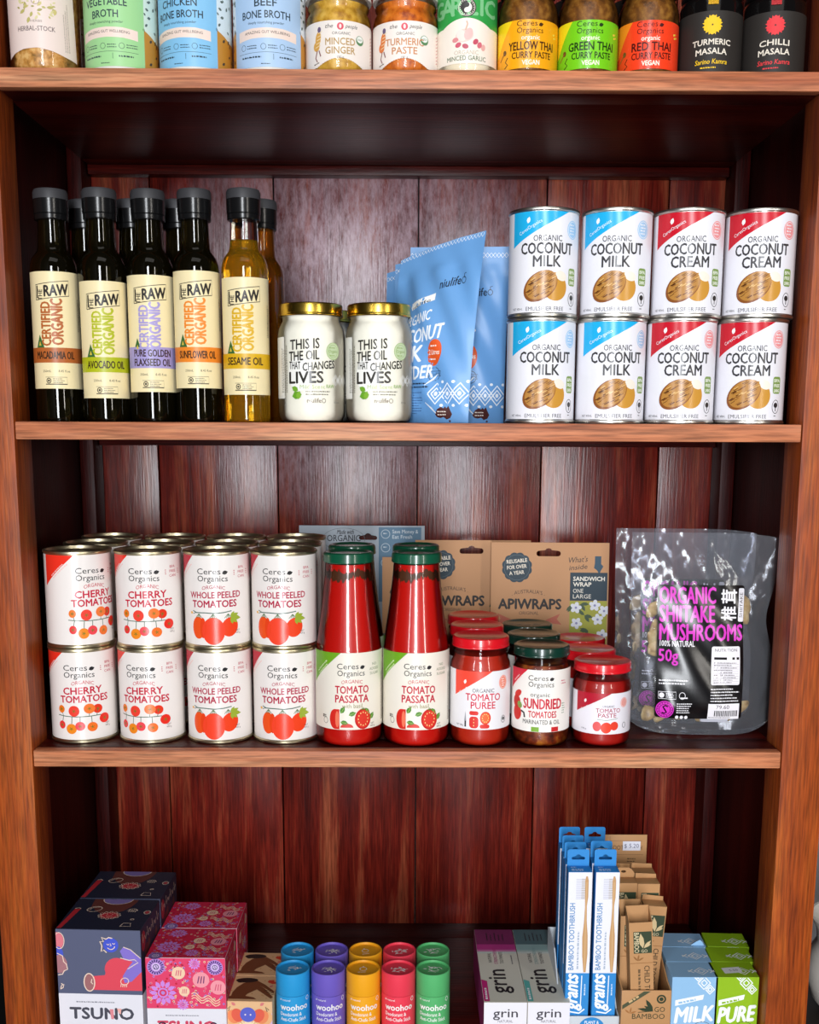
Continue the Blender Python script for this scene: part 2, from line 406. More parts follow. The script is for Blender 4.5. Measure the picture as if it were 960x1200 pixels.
def leaf(a, x, y, l, col, rot=0, w=0.42, layer=2):
    p = [(0, 0), (l*.3, l*w*.5), (l*.65, l*w*.5), (l, 0), (l*.65, -l*w*.42), (l*.3, -l*w*.42)]; c, d = math.cos(rad(rot)), math.sin(rad(rot))
    return a.poly([(x+q*c-r*d, y+q*d+r*c) for q, r in p], col, layer)
def ceres(a, x, y, k, col='#2b2a2c'):
    """two-line wordmark; (x, y) centre, baseline of the lower line, k = cap height"""
    a.text('Ceres', x-0.6*k, y+1.25*k, k, col, w=3.9*k, bold=0.0)
    a.text('Organics', x, y, k, col, w=5.0*k, bold=0.0)
    leaf(a, x+1.6*k, y+1.35*k, 1.0*k, col, 20, 0.7, 3)
CK = 0.912
def tomato_base(tri, whole):
    a = Art(); L = Lab(173, 752, CK, 36.3, 0.935)
    T = 98.0
    if whole: a.poly([(-60, T+2), (-19, T+2), (-60, T-44)], tri, 1)
    else: a.poly([(-58, T+2), (-13, T+2), (-58, T-42)], tri, 1)
    a.micro(-47, T-30, 26, 2, '#f6c9c4', 1.4, 3.4, 2, rot=43, seed=3)
    ceres(a, -3, 63, 6.6)
    c = '#c23a52'
    for i, s in enumerate(('BPA', 'FREE', 'CAN')): a.text(s, 30, 77-5.2*i, 3.0, c)
    for s in (-1, 1): a.micro(30+s*9-0.8, 74.5, 1.6, 3, c, 1.0, 2.2)
    return a
def cherry_art():
    a = tomato_base('#ee3322', False); c = '#c8213f'
    a.text('ORGANIC', 0.5, 53.5, 4.2, c, w=24, arc=2.0, bold=0.0)
    a.text('CHERRY', 0, 43.5, 8.0, c, w=42, bold=0.024, rise=1); a.text('TOMATOES', 1.5, 33.6, 8.0, c, w=53, bold=0.024, rise=1)
    g = '#4d6b57'
    a.line([(-29, 18), (-20, 17), (-8, 16.5), (4, 16.6), (18, 17), (27, 16)], 0.9, g)
    fr = [(-24.5, 26.5, 4.3, 5.2, '#ee7a22', 0), (-10, 24.5, 6.6, 7.2, '#ee4334', 0), (6.5, 27, 6.8, 6.6, '#f27a33', 0), (15.5, 26, 6, 6, '#e63a22', 0), (23, 14.5, 6.6, 6.6, '#ea3225', 0),
          (-24.5, 8.5, 4.4, 5.4, '#ea3a3a', 0), (-13.5, 2.5+1.5, 6.4, 6.8, '#f08a22', 0), (-4, 7.2, 5.8, 6, '#ee4a52', 0), (9, 5.8, 6.2, 6.2, '#f27328', 0)]
    for i, (x, y, rx, ry, col, _) in enumerate(fr):
        y = y-1.2 if y > 20 else y-2.0; rx *= .9; ry *= .9; a.line([(x*.92, 17), (x, y)], 0.7, g, 2); a.ell(x, y, rx, ry, col, 3+i % 3, n=22)
        for k in range(5): a.line([(x, y), (x+2.1*math.cos(k*1.257+i), y+2.1*math.sin(k*1.257+i))], 0.55, '#6a7a2c', 7)
    a.text('NET', 27, 5.2, 1.9, '#6b5550'); a.text('400 g', 27, 2.2, 1.9, '#6b5550')
    return a
def peeled_art():
    a = tomato_base('#c5102f', True); c = '#b52448'
    a.text('ORGANIC', -2, 53, 4.0, c, w=25, arc=1.8); a.text('WHOLE PEELED', -1, 43.8, 7.2, c, w=58, bold=0.018, rise=1); a.text('TOMATOES', -2, 33.2, 7.8, c, w=50, bold=0.024, rise=1)
    g = '#4f6f63'
    a.line([(-27, 28.5), (-22, 26.5), (-12, 26.8), (-2, 26.2), (8, 27), (17, 28.6)], 1.1, g); a.line([(-27, 25), (-24, 26.2), (-21, 26.6)], 0.8, g)
    a.ell(-29, 26, 1.5, 1.5, '#e8b04a', 3)
    for x in (-19, -3, 13):
        for k in range(5): a.line([(x, 25.5), (x-4+2*k, 20.5)], 0.55, '#5c7a4e', 6)
    a.ell(-20, 9, 7.6, 13, '#f05522', 3, n=24); a.ell(-14.5, 9, 3.5, 12, '#e8441c', 4, n=20)
    a.ell(15, 10, 9.2, 11.5, '#ee4420', 3, n=24, rot=-15)
    a.ell(-3, 5.5, 12.4, 16, '#f2452a', 5, n=28)
    for k in range(5): leaf(a, 16, 21, 12-abs(k-2)*2, '#9cae3a', -75+k*34, 0.45, 7)
    a.text('NET', 24, 4.6, 1.9, '#6b5550'); a.text('400 g', 24, 1.8, 1.9, '#6b5550')
    return a
WH = '#f0e9e4'
tomc = 'cans of tomatoes stacked on the third shelf'
cherry_a, peeled_a = cherry_art().vscale(0.93, 14.5), peeled_art().vscale(0.93, 14.5)
RC, HC = 36.3, 104.6
cx4 = (-0.3595, -0.283, -0.2085, -0.1355)
rows = (0.062, 0.1355, 0.209)
colname = ('leftmost', 'second', 'third', 'fourth')
kindname = ('cherry tomato', 'cherry tomato', 'whole peeled tomato', 'whole peeled tomato')
note_u = ('label turned right', 'facing forward', 'beside cherry cans', 'beside passata bottle')
protos = {}
rotu = (rad(43), rad(9), rad(6), rad(-1)); rotl = (rad(14), rad(-2), rad(2), rad(5))
for ri, y in enumerate(rows):
    for ci, x in enumerate(cx4):
        for tier in (0, 1):
            k = 'c' if ci < 2 else 'p'
            rot = ((rotl, rotu)[tier][ci]) if ri == 0 else rad(random.uniform(-40, 40))
            row = ('front row', 'middle row behind the front can', 'back row by the boards')[ri]
            if ri == 0: lab = '%s can, %s column, front row, %s' % (kindname[ci], colname[ci], ('lower tier on the shelf board', 'upper tier, '+note_u[ci])[tier])
            else: lab = '%s can, %s column, %s tier, %s' % (kindname[ci], colname[ci], ('lower', 'upper')[tier], row)
            xx = x
            if ri == 0: xx += (-0.001, 0.0)[tier] if ci == 1 else 0.0
            loc = (xx, y, SH3+0.0003+tier*(HC/1000+0.0003))
            if k not in protos:
                protos[k] = can('tomato_can', lab, loc, RC, HC, cherry_a if k == 'c' else peeled_a, rot, tomc, WH, GOLDTIN)
            else: dup(protos[k], loc, rot, lab)
def coconut_art(tri, stamp, word):
    a = Art(); L = Lab(636, 372, CK, 36.3, 0.80); k = '#3d3c3e'
    a.poly([(-35, 103), (33, 103), (-35, 66)], tri, 1)
    a.text('CeresOrganics', -13.5, 83.5, 3.2, '#e8f2f8', w=27, rot=27, layer=2, bold=0.0); leaf(a, -16.5, 88.5, 6.5, '#f2f7fa', 75, 0.6)
    a.ell(33, 83, 7.6, 9, stamp, 1); a.ring(33, 83, 6.6, 8, 0.5, '#f2f2f6', 2); a.micro(29, 87, 8, 4, '#f2f2f6', 1.2, 2.8, 3)
    L.t(a, 'ORGANIC', 625, 656, 276, 283, k, bold=0.008); L.t(a, 'COCONUT', 612, 667, 285, 298, k, bold=0.022); L.t(a, word, 625 if word == 'MILK' else 620, 655 if word == 'MILK' else 660, 300.5, 313.5, k, bold=0.022)
    # coconut: husky half in front of an open half
    a.ell(12.5, 27.5, 13, 14, '#c9913a', 2, rot=25, n=28); a.ell(19, 38, 6.5, 4.6, '#efe6d6', 3, rot=-25)
    a.ell(-2.5, 28, 19.2, 13.2, '#8a5226', 4, rot=35, n=32); a.ell(-1.5, 29, 17.6, 12.0, '#b5803c', 5, rot=35, n=32)
    rr = random.Random(5)
    for i in range(46):
        t = rr.uniform(0, 2*PI); q = math.sqrt(rr.random())*0.9; x, y = 17*q*math.cos(t), 11*q*math.sin(t)
        c_, s_ = math.cos(rad(35)), math.sin(rad(35)); X, Y = -1.5+x*c_-y*s_, 29+x*s_+y*c_
        a.line([(X-2.2, Y-1.0), (X, Y), (X+2.4, Y+1.6)], rr.uniform(.4, .9), rr.choice(['#6e3d1c', '#e0b670', '#7a4a20', '#4e2810']), 6)
    a.poly(rrect(28.5, 29, 39, 46, 2.5), '#7d9a4e', 2)
    for i, s in enumerate(('BPA', 'FREE', 'LINING')): a.text(s, 33.8, 40.5-5*i, 3.2, '#eef2e2', w=8, bold=0.02)
    a.ring(33.5, 16, 5, 7, 0.6, '#2e2e30', 2); a.ell(33.5, 17.5, 2.8, 2.6, '#2e2e30', 3); a.rect(33, 11.5, 34, 16, '#2e2e30', 3); a.micro(31.5, 6.3, 4, 1, '#6b6b6b', 1)
    L.t(a, 'EMULSIFIER FREE', 618, 659, 362, 366.8, '#5a595c')
    a.text('NET 400mL', -27.5, 5.2, 2.2, '#4c4b4e', w=13)
    return a
CW = '#e9e8ee'
mp = can('coconut_can', 'coconut milk can with blue corner, upper tier, beside the blue pouches', (0.1373, 0.045, 0.1061), RC, 105.5, coconut_art('#22aee4', '#a9cdec', 'MILK').shift(0, 1.5), rad(-6.6), 'cans of coconut stacked on the second shelf', CW)
cp = can('coconut_can', 'coconut cream can with red corner, upper tier, next to the milk cans', (0.2857, 0.045, 0.1061), RC, 105.5, coconut_art('#c81a2c', '#ee9a9c', 'CREAM').shift(0, 1.5), rad(-16), 'cans of coconut stacked on the second shelf', CW)
dup(mp, (0.2122, 0.045, 0.1061), rad(-17), 'coconut milk can with blue corner, upper tier, touching the red cornered can')
dup(cp, (0.3595, 0.045, 0.1061), rad(-20), 'coconut cream can with red corner, upper tier, nearest the right post')
dup(mp, (0.1372, 0.045, 0.0003), rad(-4.5), 'coconut milk can with blue corner, lower tier, beside the blue pouches')
dup(mp, (0.2102, 0.045, 0.0003), rad(-5.5), 'coconut milk can with blue corner, lower tier, touching the red cornered can')
dup(cp, (0.2830, 0.045, 0.0003), rad(-15), 'coconut cream can with red corner, lower tier, next to the milk cans')
dup(cp, (0.3562, 0.045, 0.0003), rad(-22), 'coconut cream can with red corner, lower tier, nearest the right post')
#@@BOTTLES
# ---------------------------------------------------------------- oil bottles
CAPM = P('#121213', 0.22); CAPTOP = P('#3a3a3d', 0.5)
def oil_glass(name, tint, dens):
    m = bpy.data.materials.new(name); m.use_nodes = True; nt = m.node_tree; b = nt.nodes['Principled BSDF']
    b.inputs['Base Color'].default_value = lin(tint); b.inputs['Transmission Weight'].default_value = dens
    b.inputs['Roughness'].default_value = 0.03; b.inputs['IOR'].default_value = 1.46; b.inputs['Specular IOR Level'].default_value = 0.6
    return m
DARKOIL = oil_glass('dark_green_bottle_glass', '#1c1706', 0.75)
GOLDOIL = oil_glass('golden_oil_in_clear_glass', '#f5bb28', 0.9)
CLEARG = oil_glass('clear_bottle_glass', '#f2efe4', 1.0)
BP = [(0, 1.5), (19, 1.2), (22, 0), (23.4, 1.2), (23.8, 3.5), (23.8, 152), (23.2, 158), (21.4, 163.5), (18.2, 168), (15.9, 171), (15.2, 174), (14.6, 180), (13.6, 204), (0, 204)]
def oil_label(accent, names, rot_off=0):
    a = Art(); H = 116; hw = 33
    a.rect(-hw, 0, hw, H, '#f3e2b2', 0)
    k = '#2a2624'
    # boxed wordmark, tilted
    a.line([(-20, 88), (15, 92.5), (15, 107.5), (-20, 103), (-20, 88)], 0.7, k)
    a.text('THE', -12.3, 93.0, 4.6, k, w=10.5, rot=88, bold=0.012); a.rect(-19.0, 89.8, -17.4, 102.2, k)
    a.text('RAW', 1.8, 92.5, 10.5, k, w=24, bold=0.03, rise=2.0)
    a.text('CERTIFIED', -5.2, 64.5, 9.5, accent, w=43, rot=90, bold=0.03); a.text('ORGANIC', 7.0, 66.5, 11.0, accent, w=45, rot=90, bold=0.035)
    b0, b1 = (24, 45) if len(names) > 1 else (26, 41)
    a.rect(-hw, b0, hw, b1, accent, 4)
    for i, s in enumerate(names):
        h = 7.2 if len(names) == 1 else 6.8; y = (b0+b1)/2-h/2 if len(names) == 1 else (b0+11.6-9.3*i)
        a.text(s, -2, y, h, '#3a2415', w=min(40, 3.9*len(s)), layer=5, bold=0.02)
    a.poly([(-22, 41), (-17.5, 54), (-12.5, 41)], '#3d6a35', 3); a.poly([(-19, 43), (-17.5, 47.5), (-16, 43)], '#d8c04a', 4)
    a.text('250mL', -11, 16.5, 2.2, '#4a443a'); a.text('8.45 fl.oz', 6.5, 16.5, 2.2, '#4a443a')
    a.line([(-13, 11.5), (9, 11.5), (9, 4.5), (-13, 4.5)], 0.35, k); a.rect(-13, 4.0, 9, 4.9, k); a.ring(-9.5, 8, 2.6, 2.8, 0.8, k); a.ell(-9.5, 8, 1.1, 1.1, k, 3); a.micro(-5, 9.4, 12, 3, '#6a6152', 0.8, 1.9, 3)
    a.micro(27, 58, 38, 2, '#6a6152', 0.9, 2.0, 3, rot=90, seed=9)
    return a
def oil_bottle(label, loc, rot, accent, names, z0, glass, group, clear=False):
    t = thing('oil_bottle', label, 'bottle', loc, rot, group)
    if clear:
        k = [q for q in BP if q[1] <= 174]+[(14.4, 181), (0, 181)]
        lathe(k, 'bottle_glass', glass, t, 48, 30)
        lathe([(0, 181.3), (14.3, 181.3), (13.6, 203.7), (0, 203.7)], 'bottle_neck', CLEARG, t, 40, 30)
    else: lathe(BP, 'bottle_glass', glass, t, 48, 30)
    c = lathe([(0, 201), (16.2, 201), (16.8, 202), (16.8, 206), (16.4, 206.6), (17.2, 207.2), (17.4, 221), (0, 221)], 'cap', CAPM, t, 40, 30)
    lathe([(0, 221.1), (17.4, 221.1), (17.3, 228), (16.2, 230.6), (14, 231.2), (0, 231.2)], 'cap_top', CAPTOP, c, 40, 30)
    if names: lay(oil_label(accent, names), cyl(24.05, 0, z0), 'label', t, du=24*rad(8), fin=PAPER, off0=0.0)
    return t
og = 'oil bottles in front on the second shelf'; ob_ = 'oil bottles behind the front row'
oils = [('macadamia oil bottle with a rust brown band, farthest left', -0.3655, 0.047, '#b5622c', ('MACADAMIA OIL',), 33, 15),
        ('avocado oil bottle with a lime green band', -0.3150, 0.043, '#b4bb1c', ('AVOCADO OIL',), 23.5, 20),
        ('flaxseed oil bottle with a two line lilac band', -0.2668, 0.047, '#a79bd0', ('PURE GOLDEN', 'FLAXSEED OIL'), 30, 16),
        ('sunflower oil bottle with a bright orange band', -0.2188, 0.044, '#f08a2c', ('SUNFLOWER OIL',), 34, 13),
        ('golden sesame oil bottle of clear glass with a mustard band', -0.1685, 0.041, '#dcae1e', ('SESAME OIL',), 27.5, 9)]
for lab, x, y, ac, nm, z0, r in oils:
    oil_bottle(lab, (x, y, SH2+0.0003), rad(r), ac, nm, z0, GOLDOIL if 'sesame' in lab else DARKOIL, og, 'sesame' in lab)
b0 = oil_bottle('unlabelled side of a dark bottle behind the avocado and flaxseed oil', (-0.2955, 0.099, SH2+0.0003), 0, None, None, 0, DARKOIL, ob_)
dup(b0, (-0.2460, 0.099, SH2+0.0003), 0, 'dark bottle behind the flaxseed and sunflower oil')
dup(b0, (-0.3470, 0.102, SH2+0.0003), 0, 'dark bottle behind the macadamia and avocado oil')
b1 = oil_bottle('amber oil bottle half hidden behind the golden sesame bottle', (-0.1580, 0.096, SH2+0.0003), 0, None, None, 0, oil_glass('amber_bottle_glass', '#b8701a', 0.9), ob_)

# ---------------------------------------------------------------- coconut oil jars
GOLD = P('#d8b24a', 0.24, 1.0)
def jar(name, label, cat, loc, rot, prof, fill_top, lid, fill, lidmat, group=None, fillname='filling', sub=0.35):
    """glass wall, filling that follows the wall from the inside, metal lid with a rolled edge"""
    t = thing(name, label, cat, loc, rot, group)
    lathe(prof, 'glass', GLASS, t, 48, 40, cap0=True, cap1=False)
    ins = [(max(0, r-sub), z+(1.6 if i < 2 else 0.2)) for i, (r, z) in enumerate(prof) if z < fill_top]
    r_at = [r for r, z in prof if z <= fill_top][-1]-sub
    for (ra, za), (rb, zb) in zip(prof[:-1], prof[1:]):
        if za <= fill_top <= zb and zb > za: r_at = ra+(rb-ra)*(fill_top-za)/(zb-za)-sub
    lathe(ins+[(r_at, fill_top), (0, fill_top+0.3)], fillname, fill, t, 48, 40)
    R, z0, z1 = lid
    lathe([(0, z0+1.0), (R-1.6, z0+0.6), (R-0.6, z0), (R, z0+0.8), (R-0.1, z0+2.2), (R-0.5, z0+2.8), (R-0.5, z1-2.2), (R-0.9, z1-0.8), (R-2.2, z1), (R-4.5, z1-0.3), (R-6.5, z1-1.3), (0, z1-1.5)], 'lid', lidmat, t, 48, 30)
    return t
CJ = [(0, 2.5), (20, 2.2), (27, 0), (31.5, 1.8), (34, 6.5), (34.6, 12), (34.6, 88), (33.6, 94), (31, 99.5), (29.6, 102), (29.6, 105), (30.2, 106.5), (29.6, 108), (29.6, 113)]
COCO = P('#f3efe2', 0.5)
def coco_print():
    a = Art(); L = Lab(443.5, 500, 0.911, 34.9, 0.93); k = '#33302b'; g = '#9cb874'
    a.ell(-14, 62-9, 12, 18, '#f6f5ef', 1, n=28)
    a.text('THIS IS', -8.0, 79, 10.0, k, w=31, bold=0.014, rise=2); a.text('THE OIL', -9, 67.5, 9.4, k, w=32, bold=0.016, rise=2)
    a.text('THAT', -18.5, 58.3, 7.6, k, w=12.5, bold=0.01); a.text('CHANGES', 7.2, 58.0, 8.0, k, w=34, bold=0.014, rise=3.5)
    a.text('LIVES', -7, 44.0, 11.5, k, w=36, bold=0.026, rise=1)
    a.text('Mild Scent', 0, 38.0, 4.0, '#b5c98a', w=26); a.text('RAW', 19, 38.8, 3.6, g, w=9, bold=0.02)
    a.micro(-7, 34.5, 32, 2, '#8a8678', 1.3, 3.0, 3, seed=4)
    a.text('niulife', 1.5, 23.5, 4.6, '#6e5a4c', w=14.5, bold=0.006); a.ring(11.5, 25.6, 2.2, 2.4, 0.5, '#6e5a4c')
    a.text('500mL', 27, 23, 1.9, '#a8a398')
    leaf(a, -22, 30, 11, '#6aa32f', 10, 0.75, 2); leaf(a, -15, 27, 9, '#83b43a', 80, 0.6, 2); leaf(a, -15, 36, 8, '#75ab34', 150, 0.7, 3)
    a.ell(23, 77, 8.3, 9, '#c9d9ae', 1, n=26); a.ring(23, 77, 8.3, 9, 0.5, g, 2, 30); a.ring(23, 77, 6.2, 6.8, 0.4, g, 2, 26); a.text('Organic', 23, 75.5, 3.0, '#7fa04e', w=11); a.micro(18, 80, 10, 1, g, 1.2); a.micro(18.5, 72, 9, 1, g, 1.2)
    for i in range(4):
        x = 26+7*i
        for s in (4.5, 2.4): a.line([(x-s, 47), (x, 47+s*1.2), (x+s, 47), (x, 47-s*1.2), (x-s, 47)], 0.8, '#fbfaf5', 1)
    a.rect(-50, 28, -32.5, 92, '#f4f3ec', 1); a.micro(-36, 34, 54, 4, '#8f8a7c', 1.3, 2.6, 2, rot=90, seed=12)
    return a
def coco_jar(lab, loc, rot, g='coconut oil jars with gold lids'):
    t = jar('coconut_oil_jar', lab, 'jar', loc, rot, CJ, 106.5, (33.2, 106.5, 119.0), COCO, GOLD, g, 'coconut_oil')
    lay(coco_print().vscale(0.96, -3.0), cyl(34.75), 'printed_label', t, du=35*rad(8), fin=GLOSSY, off0=0.0)
    return t
j0 = coco_jar('coconut oil jar with gold lid, right beside the sesame oil bottle', (-0.1013, 0.042, SH2+0.0003), rad(6))
dup(j0, (-0.0312, 0.042, SH2+0.0003), rad(3), 'coconut oil jar with gold lid, next to the blue pouches')
dup(j0, (-0.0920, 0.1135, SH2+0.0003), rad(20), 'coconut oil jar almost hidden behind the jar beside the sesame oil')
#@@POUCHES
# ---------------------------------------------------------------- stand-up pouches
def pouch_fn(W, H, T, taper=0.0, lean=0.0, slump=0.0, wrk=1.0):
    """front surface of a stand-up pouch: thick at the foot, flat at the seal; u in [-1, 1], v in [0, 1]"""
    def prof(v):
        if v > 0.90: return 0.0
        q = v/0.90
        return (1-q**2.2)*(0.55+0.45*min(1, (q+0.02)/0.18))
    def pt(u, v, side, off=0.0):
        w = W/2*(1+taper*(v-0.5))
        th = T/2*prof(v)*(1-abs(u)**2.6)
        wr = 0.0011*math.sin(7*u+9*v)*math.sin(11*v+3*u+1)*(1-abs(u)**4)*min(1, 8*v)*(1 if v < 0.88 else 0.25)
        rib = 0.0007*math.exp(-((v-0.88)/0.008)**2)
        return Vector((u*w+lean*v**1.6, side*(th+off+rib)+wrk*wr*(1 if side < 0 else 0.6), v*H*(1+slump*u*v*(1-0.25*u))))
    return pt
def pouch_bm(pt, nu=26, nv=36, rnd=0.0):
    bm = bmesh.new(); g = {}
    for side in (-1, 1):
        for i in range(nu+1):
            for j in range(nv+1):
                u, v = -1+2*i/nu, j/nv
                if abs(u) == 1 and side == 1: g[(1, i, j)] = g[(-1, i, j)]; continue
                p = pt(u, v, side, 0.0007)
                g[(side, i, j)] = bm.verts.new(p)
    for side in (-1, 1):
        for i in range(nu):
            for j in range(nv):
                q = [g[(side, i, j)], g[(side, i+1, j)], g[(side, i+1, j+1)], g[(side, i, j+1)]]
                if side == 1: q.reverse()
                if len(set(q)) > 2: bm.faces.new(q)
    for i in range(nu):
        for j in (0, nv):
            q = [g[(-1, i, j)], g[(1, i, j)], g[(1, i+1, j)], g[(-1, i+1, j)]]
            if j == nv: q.reverse()
            q2 = list(dict.fromkeys(q))
            if len(q2) > 2: bm.faces.new(q2)
    bmesh.ops.recalc_face_normals(bm, faces=bm.faces)
    return bm
def pouch_surf(pt, W, H):
    return lambda x, y, off: pt(max(-1, min(1, x/(W/2*1000))), max(0, min(1, y/(H*1000))), -1, off)
BLUE = P('#6a9fd6', 0.36, 0, 0.45)
PW, PH = 0.108, 0.190
def powder_print():
    a = Art(); w = '#eef2f7'; k = '#1b2030'
    for r in range(2):
        for i in range(26):
            x = -52+4.1*i
            a.line([(x-2, 181), (x, 183.6-0), (x+2, 181), (x, 178.4), (x-2, 181)], 0.55, w)
    a.text('niulife', 20, 137, 8.5, k, w=22, bold=0.01, rise=2); a.ring(34.6, 141.5, 2.9, 3.4, 0.7, k); a.line([(34.6, 143.5), (34.6, 147.5), (37, 148)], 0.7, k)
    a.poly([(-27, 118), (4, 126), (4, 133), (-27, 126)], '#f2f2ee', 1); a.text('niulife', -11.5, 122, 3.4, k, w=24, rot=14.5)
    a.text('ORGANIC', -14, 103, 10.5, w, w=36, bold=0.012, rise=6); a.text('COCONUT', -10, 83.5, 14.5, w, w=60, bold=0.02, rise=7)
    a.text('MILK', -20, 62.5, 16.5, w, w=38, bold=0.025, rise=3); a.text('POWDER', -12, 45, 13, w, w=52, bold=0.02, rise=4)
    a.ell(14, 72, 9, 13.5, '#e2581e', 2, n=28); a.text('2 Litres', 14, 70, 5.0, '#f6e6da', w=14, bold=0.012); a.micro(9, 78, 10, 1, '#f6e6da', 1.6); a.micro(9, 64.5, 10, 1, '#f6e6da', 1.6)
    a.ring(16, 50, 7, 7, 0.6, k); a.line([(8, 48), (24, 48), (24, 53), (8, 53), (8, 48)], 0.5, k); a.text('VEGAN', 16, 49, 2.8, k, w=12)
    a.micro(-26, 40, 44, 2, k, 1.6, 3.6, 3, seed=3)
    for i in range(9): a.micro(-30, 31-2.7*i, 34, 1, '#35588c', 1.0, 2, 3, seed=20+i)
    for i, x in enumerate((20, 33, 46)):
        for s in (8.5, 4.6): a.line([(x-s, 30), (x, 30+s*1.25), (x+s, 30), (x, 30-s*1.25), (x-s, 30)], 1.5, w, 2)
        a.ell(x, 30, 1.7, 2.2, w, 3); a.ell(x+6.5, 42, 1.8, 1.5, w, 2); a.ell(x+6.5, 18, 1.8, 1.5, w, 2)
    for i in range(4): a.line([(7+i*1.8, 39+i*1.5), (16+i*1.4, 45+i*1.7)], 0.9, w); a.line([(7+i*1.8, 21-i*1.5), (16+i*1.4, 15-i*1.7)], 0.9, w)
    # maker's country mark: a dark map shape
    a.poly([(19, 9), (22, 14), (26, 16.5), (29, 15), (30.5, 17), (32, 15), (34, 17.5), (36, 13), (38, 9), (36, 5), (32, 3.5), (29, 6), (25, 5), (21, 6)], '#4a1f1c', 2); a.micro(22, 11, 13, 2, '#e9dcd2', 1.3, 3.2, 3)
    a.ell(35.4, 1.8, 1.1, 1.1, '#4a1f1c', 2)
    return a
def powder_pouch(lab, loc, rz, lean, slump, wrk, PH=PH):
    t = thing('powder_pouch', lab, 'pouch', loc, rz, 'blue pouches of coconut milk powder')
    pt = pouch_fn(PW, PH, 0.034, 0.02, lean, slump, wrk)
    finish(pouch_bm(pt), 'pouch_body', [BLUE], t, 50)
    a = Art(); a.rect(-53.4, 0.6, 53.4, 188.9, '#6a9fd6', 0); a.merge(powder_print())
    lay(a.clip(-53.5, 53.5, 0.5, 189), pouch_surf(pt, PW, PH), 'pouch_print', t, du=3.5, dv=4.5, fin=lambda c: P(c, 0.36, 0, 0.45), off0=0.0010)
    return t
powder_pouch('blue milk powder pouch in front, warped, its top highest at the right', (0.0205, 0.072, SH2+0.0004), rad(-38), 0.018, 0.055, 3.4, 0.183)
powder_pouch('blue pouch standing behind the warped one, nearer the coconut cans', (0.0530, 0.128, SH2+0.0004), rad(-5), 0.003, 0.0, 2.2)
powder_pouch('blue pouch peeking out left behind the warped pouch', (0.0340, 0.186, SH2+0.0004), rad(-12), 0.004, 0.04, 1.5)
powder_pouch('rearmost blue pouch, its zigzag strip just left of the others', (0.0240, 0.240, SH2+0.0004), rad(-14), 0.003, 0.05, 1.5)
#@@SHELF3
# ---------------------------------------------------------------- passata bottles
RED = P('#c2140c', 0.3, 0, 0.5, 0.9); REDLID = P('#d5121f', 0.28, 0, 0.5, 0.5); GREENLID = P('#0e5138', 0.28, 0, 0.5, 0.5); DKGREEN = P('#0b3328', 0.28, 0, 0.5, 0.5)
HERB = P('#4e2a14', 0.5)
PB = [(0, 2), (25, 1.5), (30, 0), (34, 2.0), (36, 6), (36.3, 12), (36.3, 96), (35.6, 104), (33.4, 119), (30.4, 140), (27.6, 163), (25.6, 183), (24.8, 196), (24.6, 204)]
def passata_art():
    a = Art(); H = 84; c = '#c2263f'
    a.rect(-58, 0, 58, H, '#efe8da', 0)
    a.poly([(-50, H), (-10, H), (-50, H-36)], '#6fa822', 1); a.micro(-41, H-23, 20, 2, '#d7e6b4', 1.4, 3.2, 2, rot=42, seed=2)
    ceres(a, 1, 59, 6.0)
    for i, w_ in enumerate(('NO', 'ADDED', 'SUGAR')): a.text(w_, 29, 69-5*i, 2.8, '#7d8a6a')
    a.text('ORGANIC', 2, 50, 4.0, c, w=23, arc=1.2); a.text('TOMATO', 2, 40.0, 8.0, c, w=37, bold=0.022); a.text('PASSATA', 2, 30.0, 8.0, c, w=37, bold=0.022); a.text('with basil', 2, 24, 4.6, '#8a8348', w=22)
    a.ell(-17, 11.5, 6.4, 11, '#d62a20', 2, a0=90, a1=270); a.rect(-17, 0.5, -12, 22.5, '#d62a20', 2); a.ell(-14.5, 11.5, 2.2, 9, '#f0785a', 3)
    for x, y, r_ in ((-7.5, 19, 60), (1, 17, 20), (-8, 9.5, -10), (24, 17, 120), (26, 11, 60)): leaf(a, x-3, y-1, 8.5, '#4f8a2e', r_, 0.6, 3); a.line([(x-3, y-1), (x-3+7*math.cos(rad(r_)), y-1+7*math.sin(rad(r_)))], 0.4, '#a9c86a', 4)
    a.ell(-4, 2.5, 7, 4.5, '#d8382c', 2, a0=0, a1=180); a.ell(14, 11.5, 9.4, 11.4, '#c91f1c', 3, n=26); a.ell(14, 11.5, 7.6, 9.6, '#dd3a2c', 4, n=26)
    for k in range(12): a.ell(14+5.6*math.cos(k*.524), 11.5+7.2*math.sin(k*.524), 0.6, 0.9, '#f6d68a', 5, n=8)
    for k in range(5): a.line([(14, 21.5), (14-3+1.5*k, 24.5-abs(k-2))], 0.6, '#4f7a2e', 5)
    a.text('NET', 26, 4.4, 1.8, '#5b5148'); a.text('680 g', 26, 1.8, 1.8, '#5b5148')
    a.ring(-29, 9, 3, 3.6, 0.5, '#6b6258'); a.micro(-33, 14, 6, 2, '#4b453f', 1.4)
    a.micro(44, 6, 70, 3, '#6b6258', 1.0, 2.4, 3, rot=90)
    return a
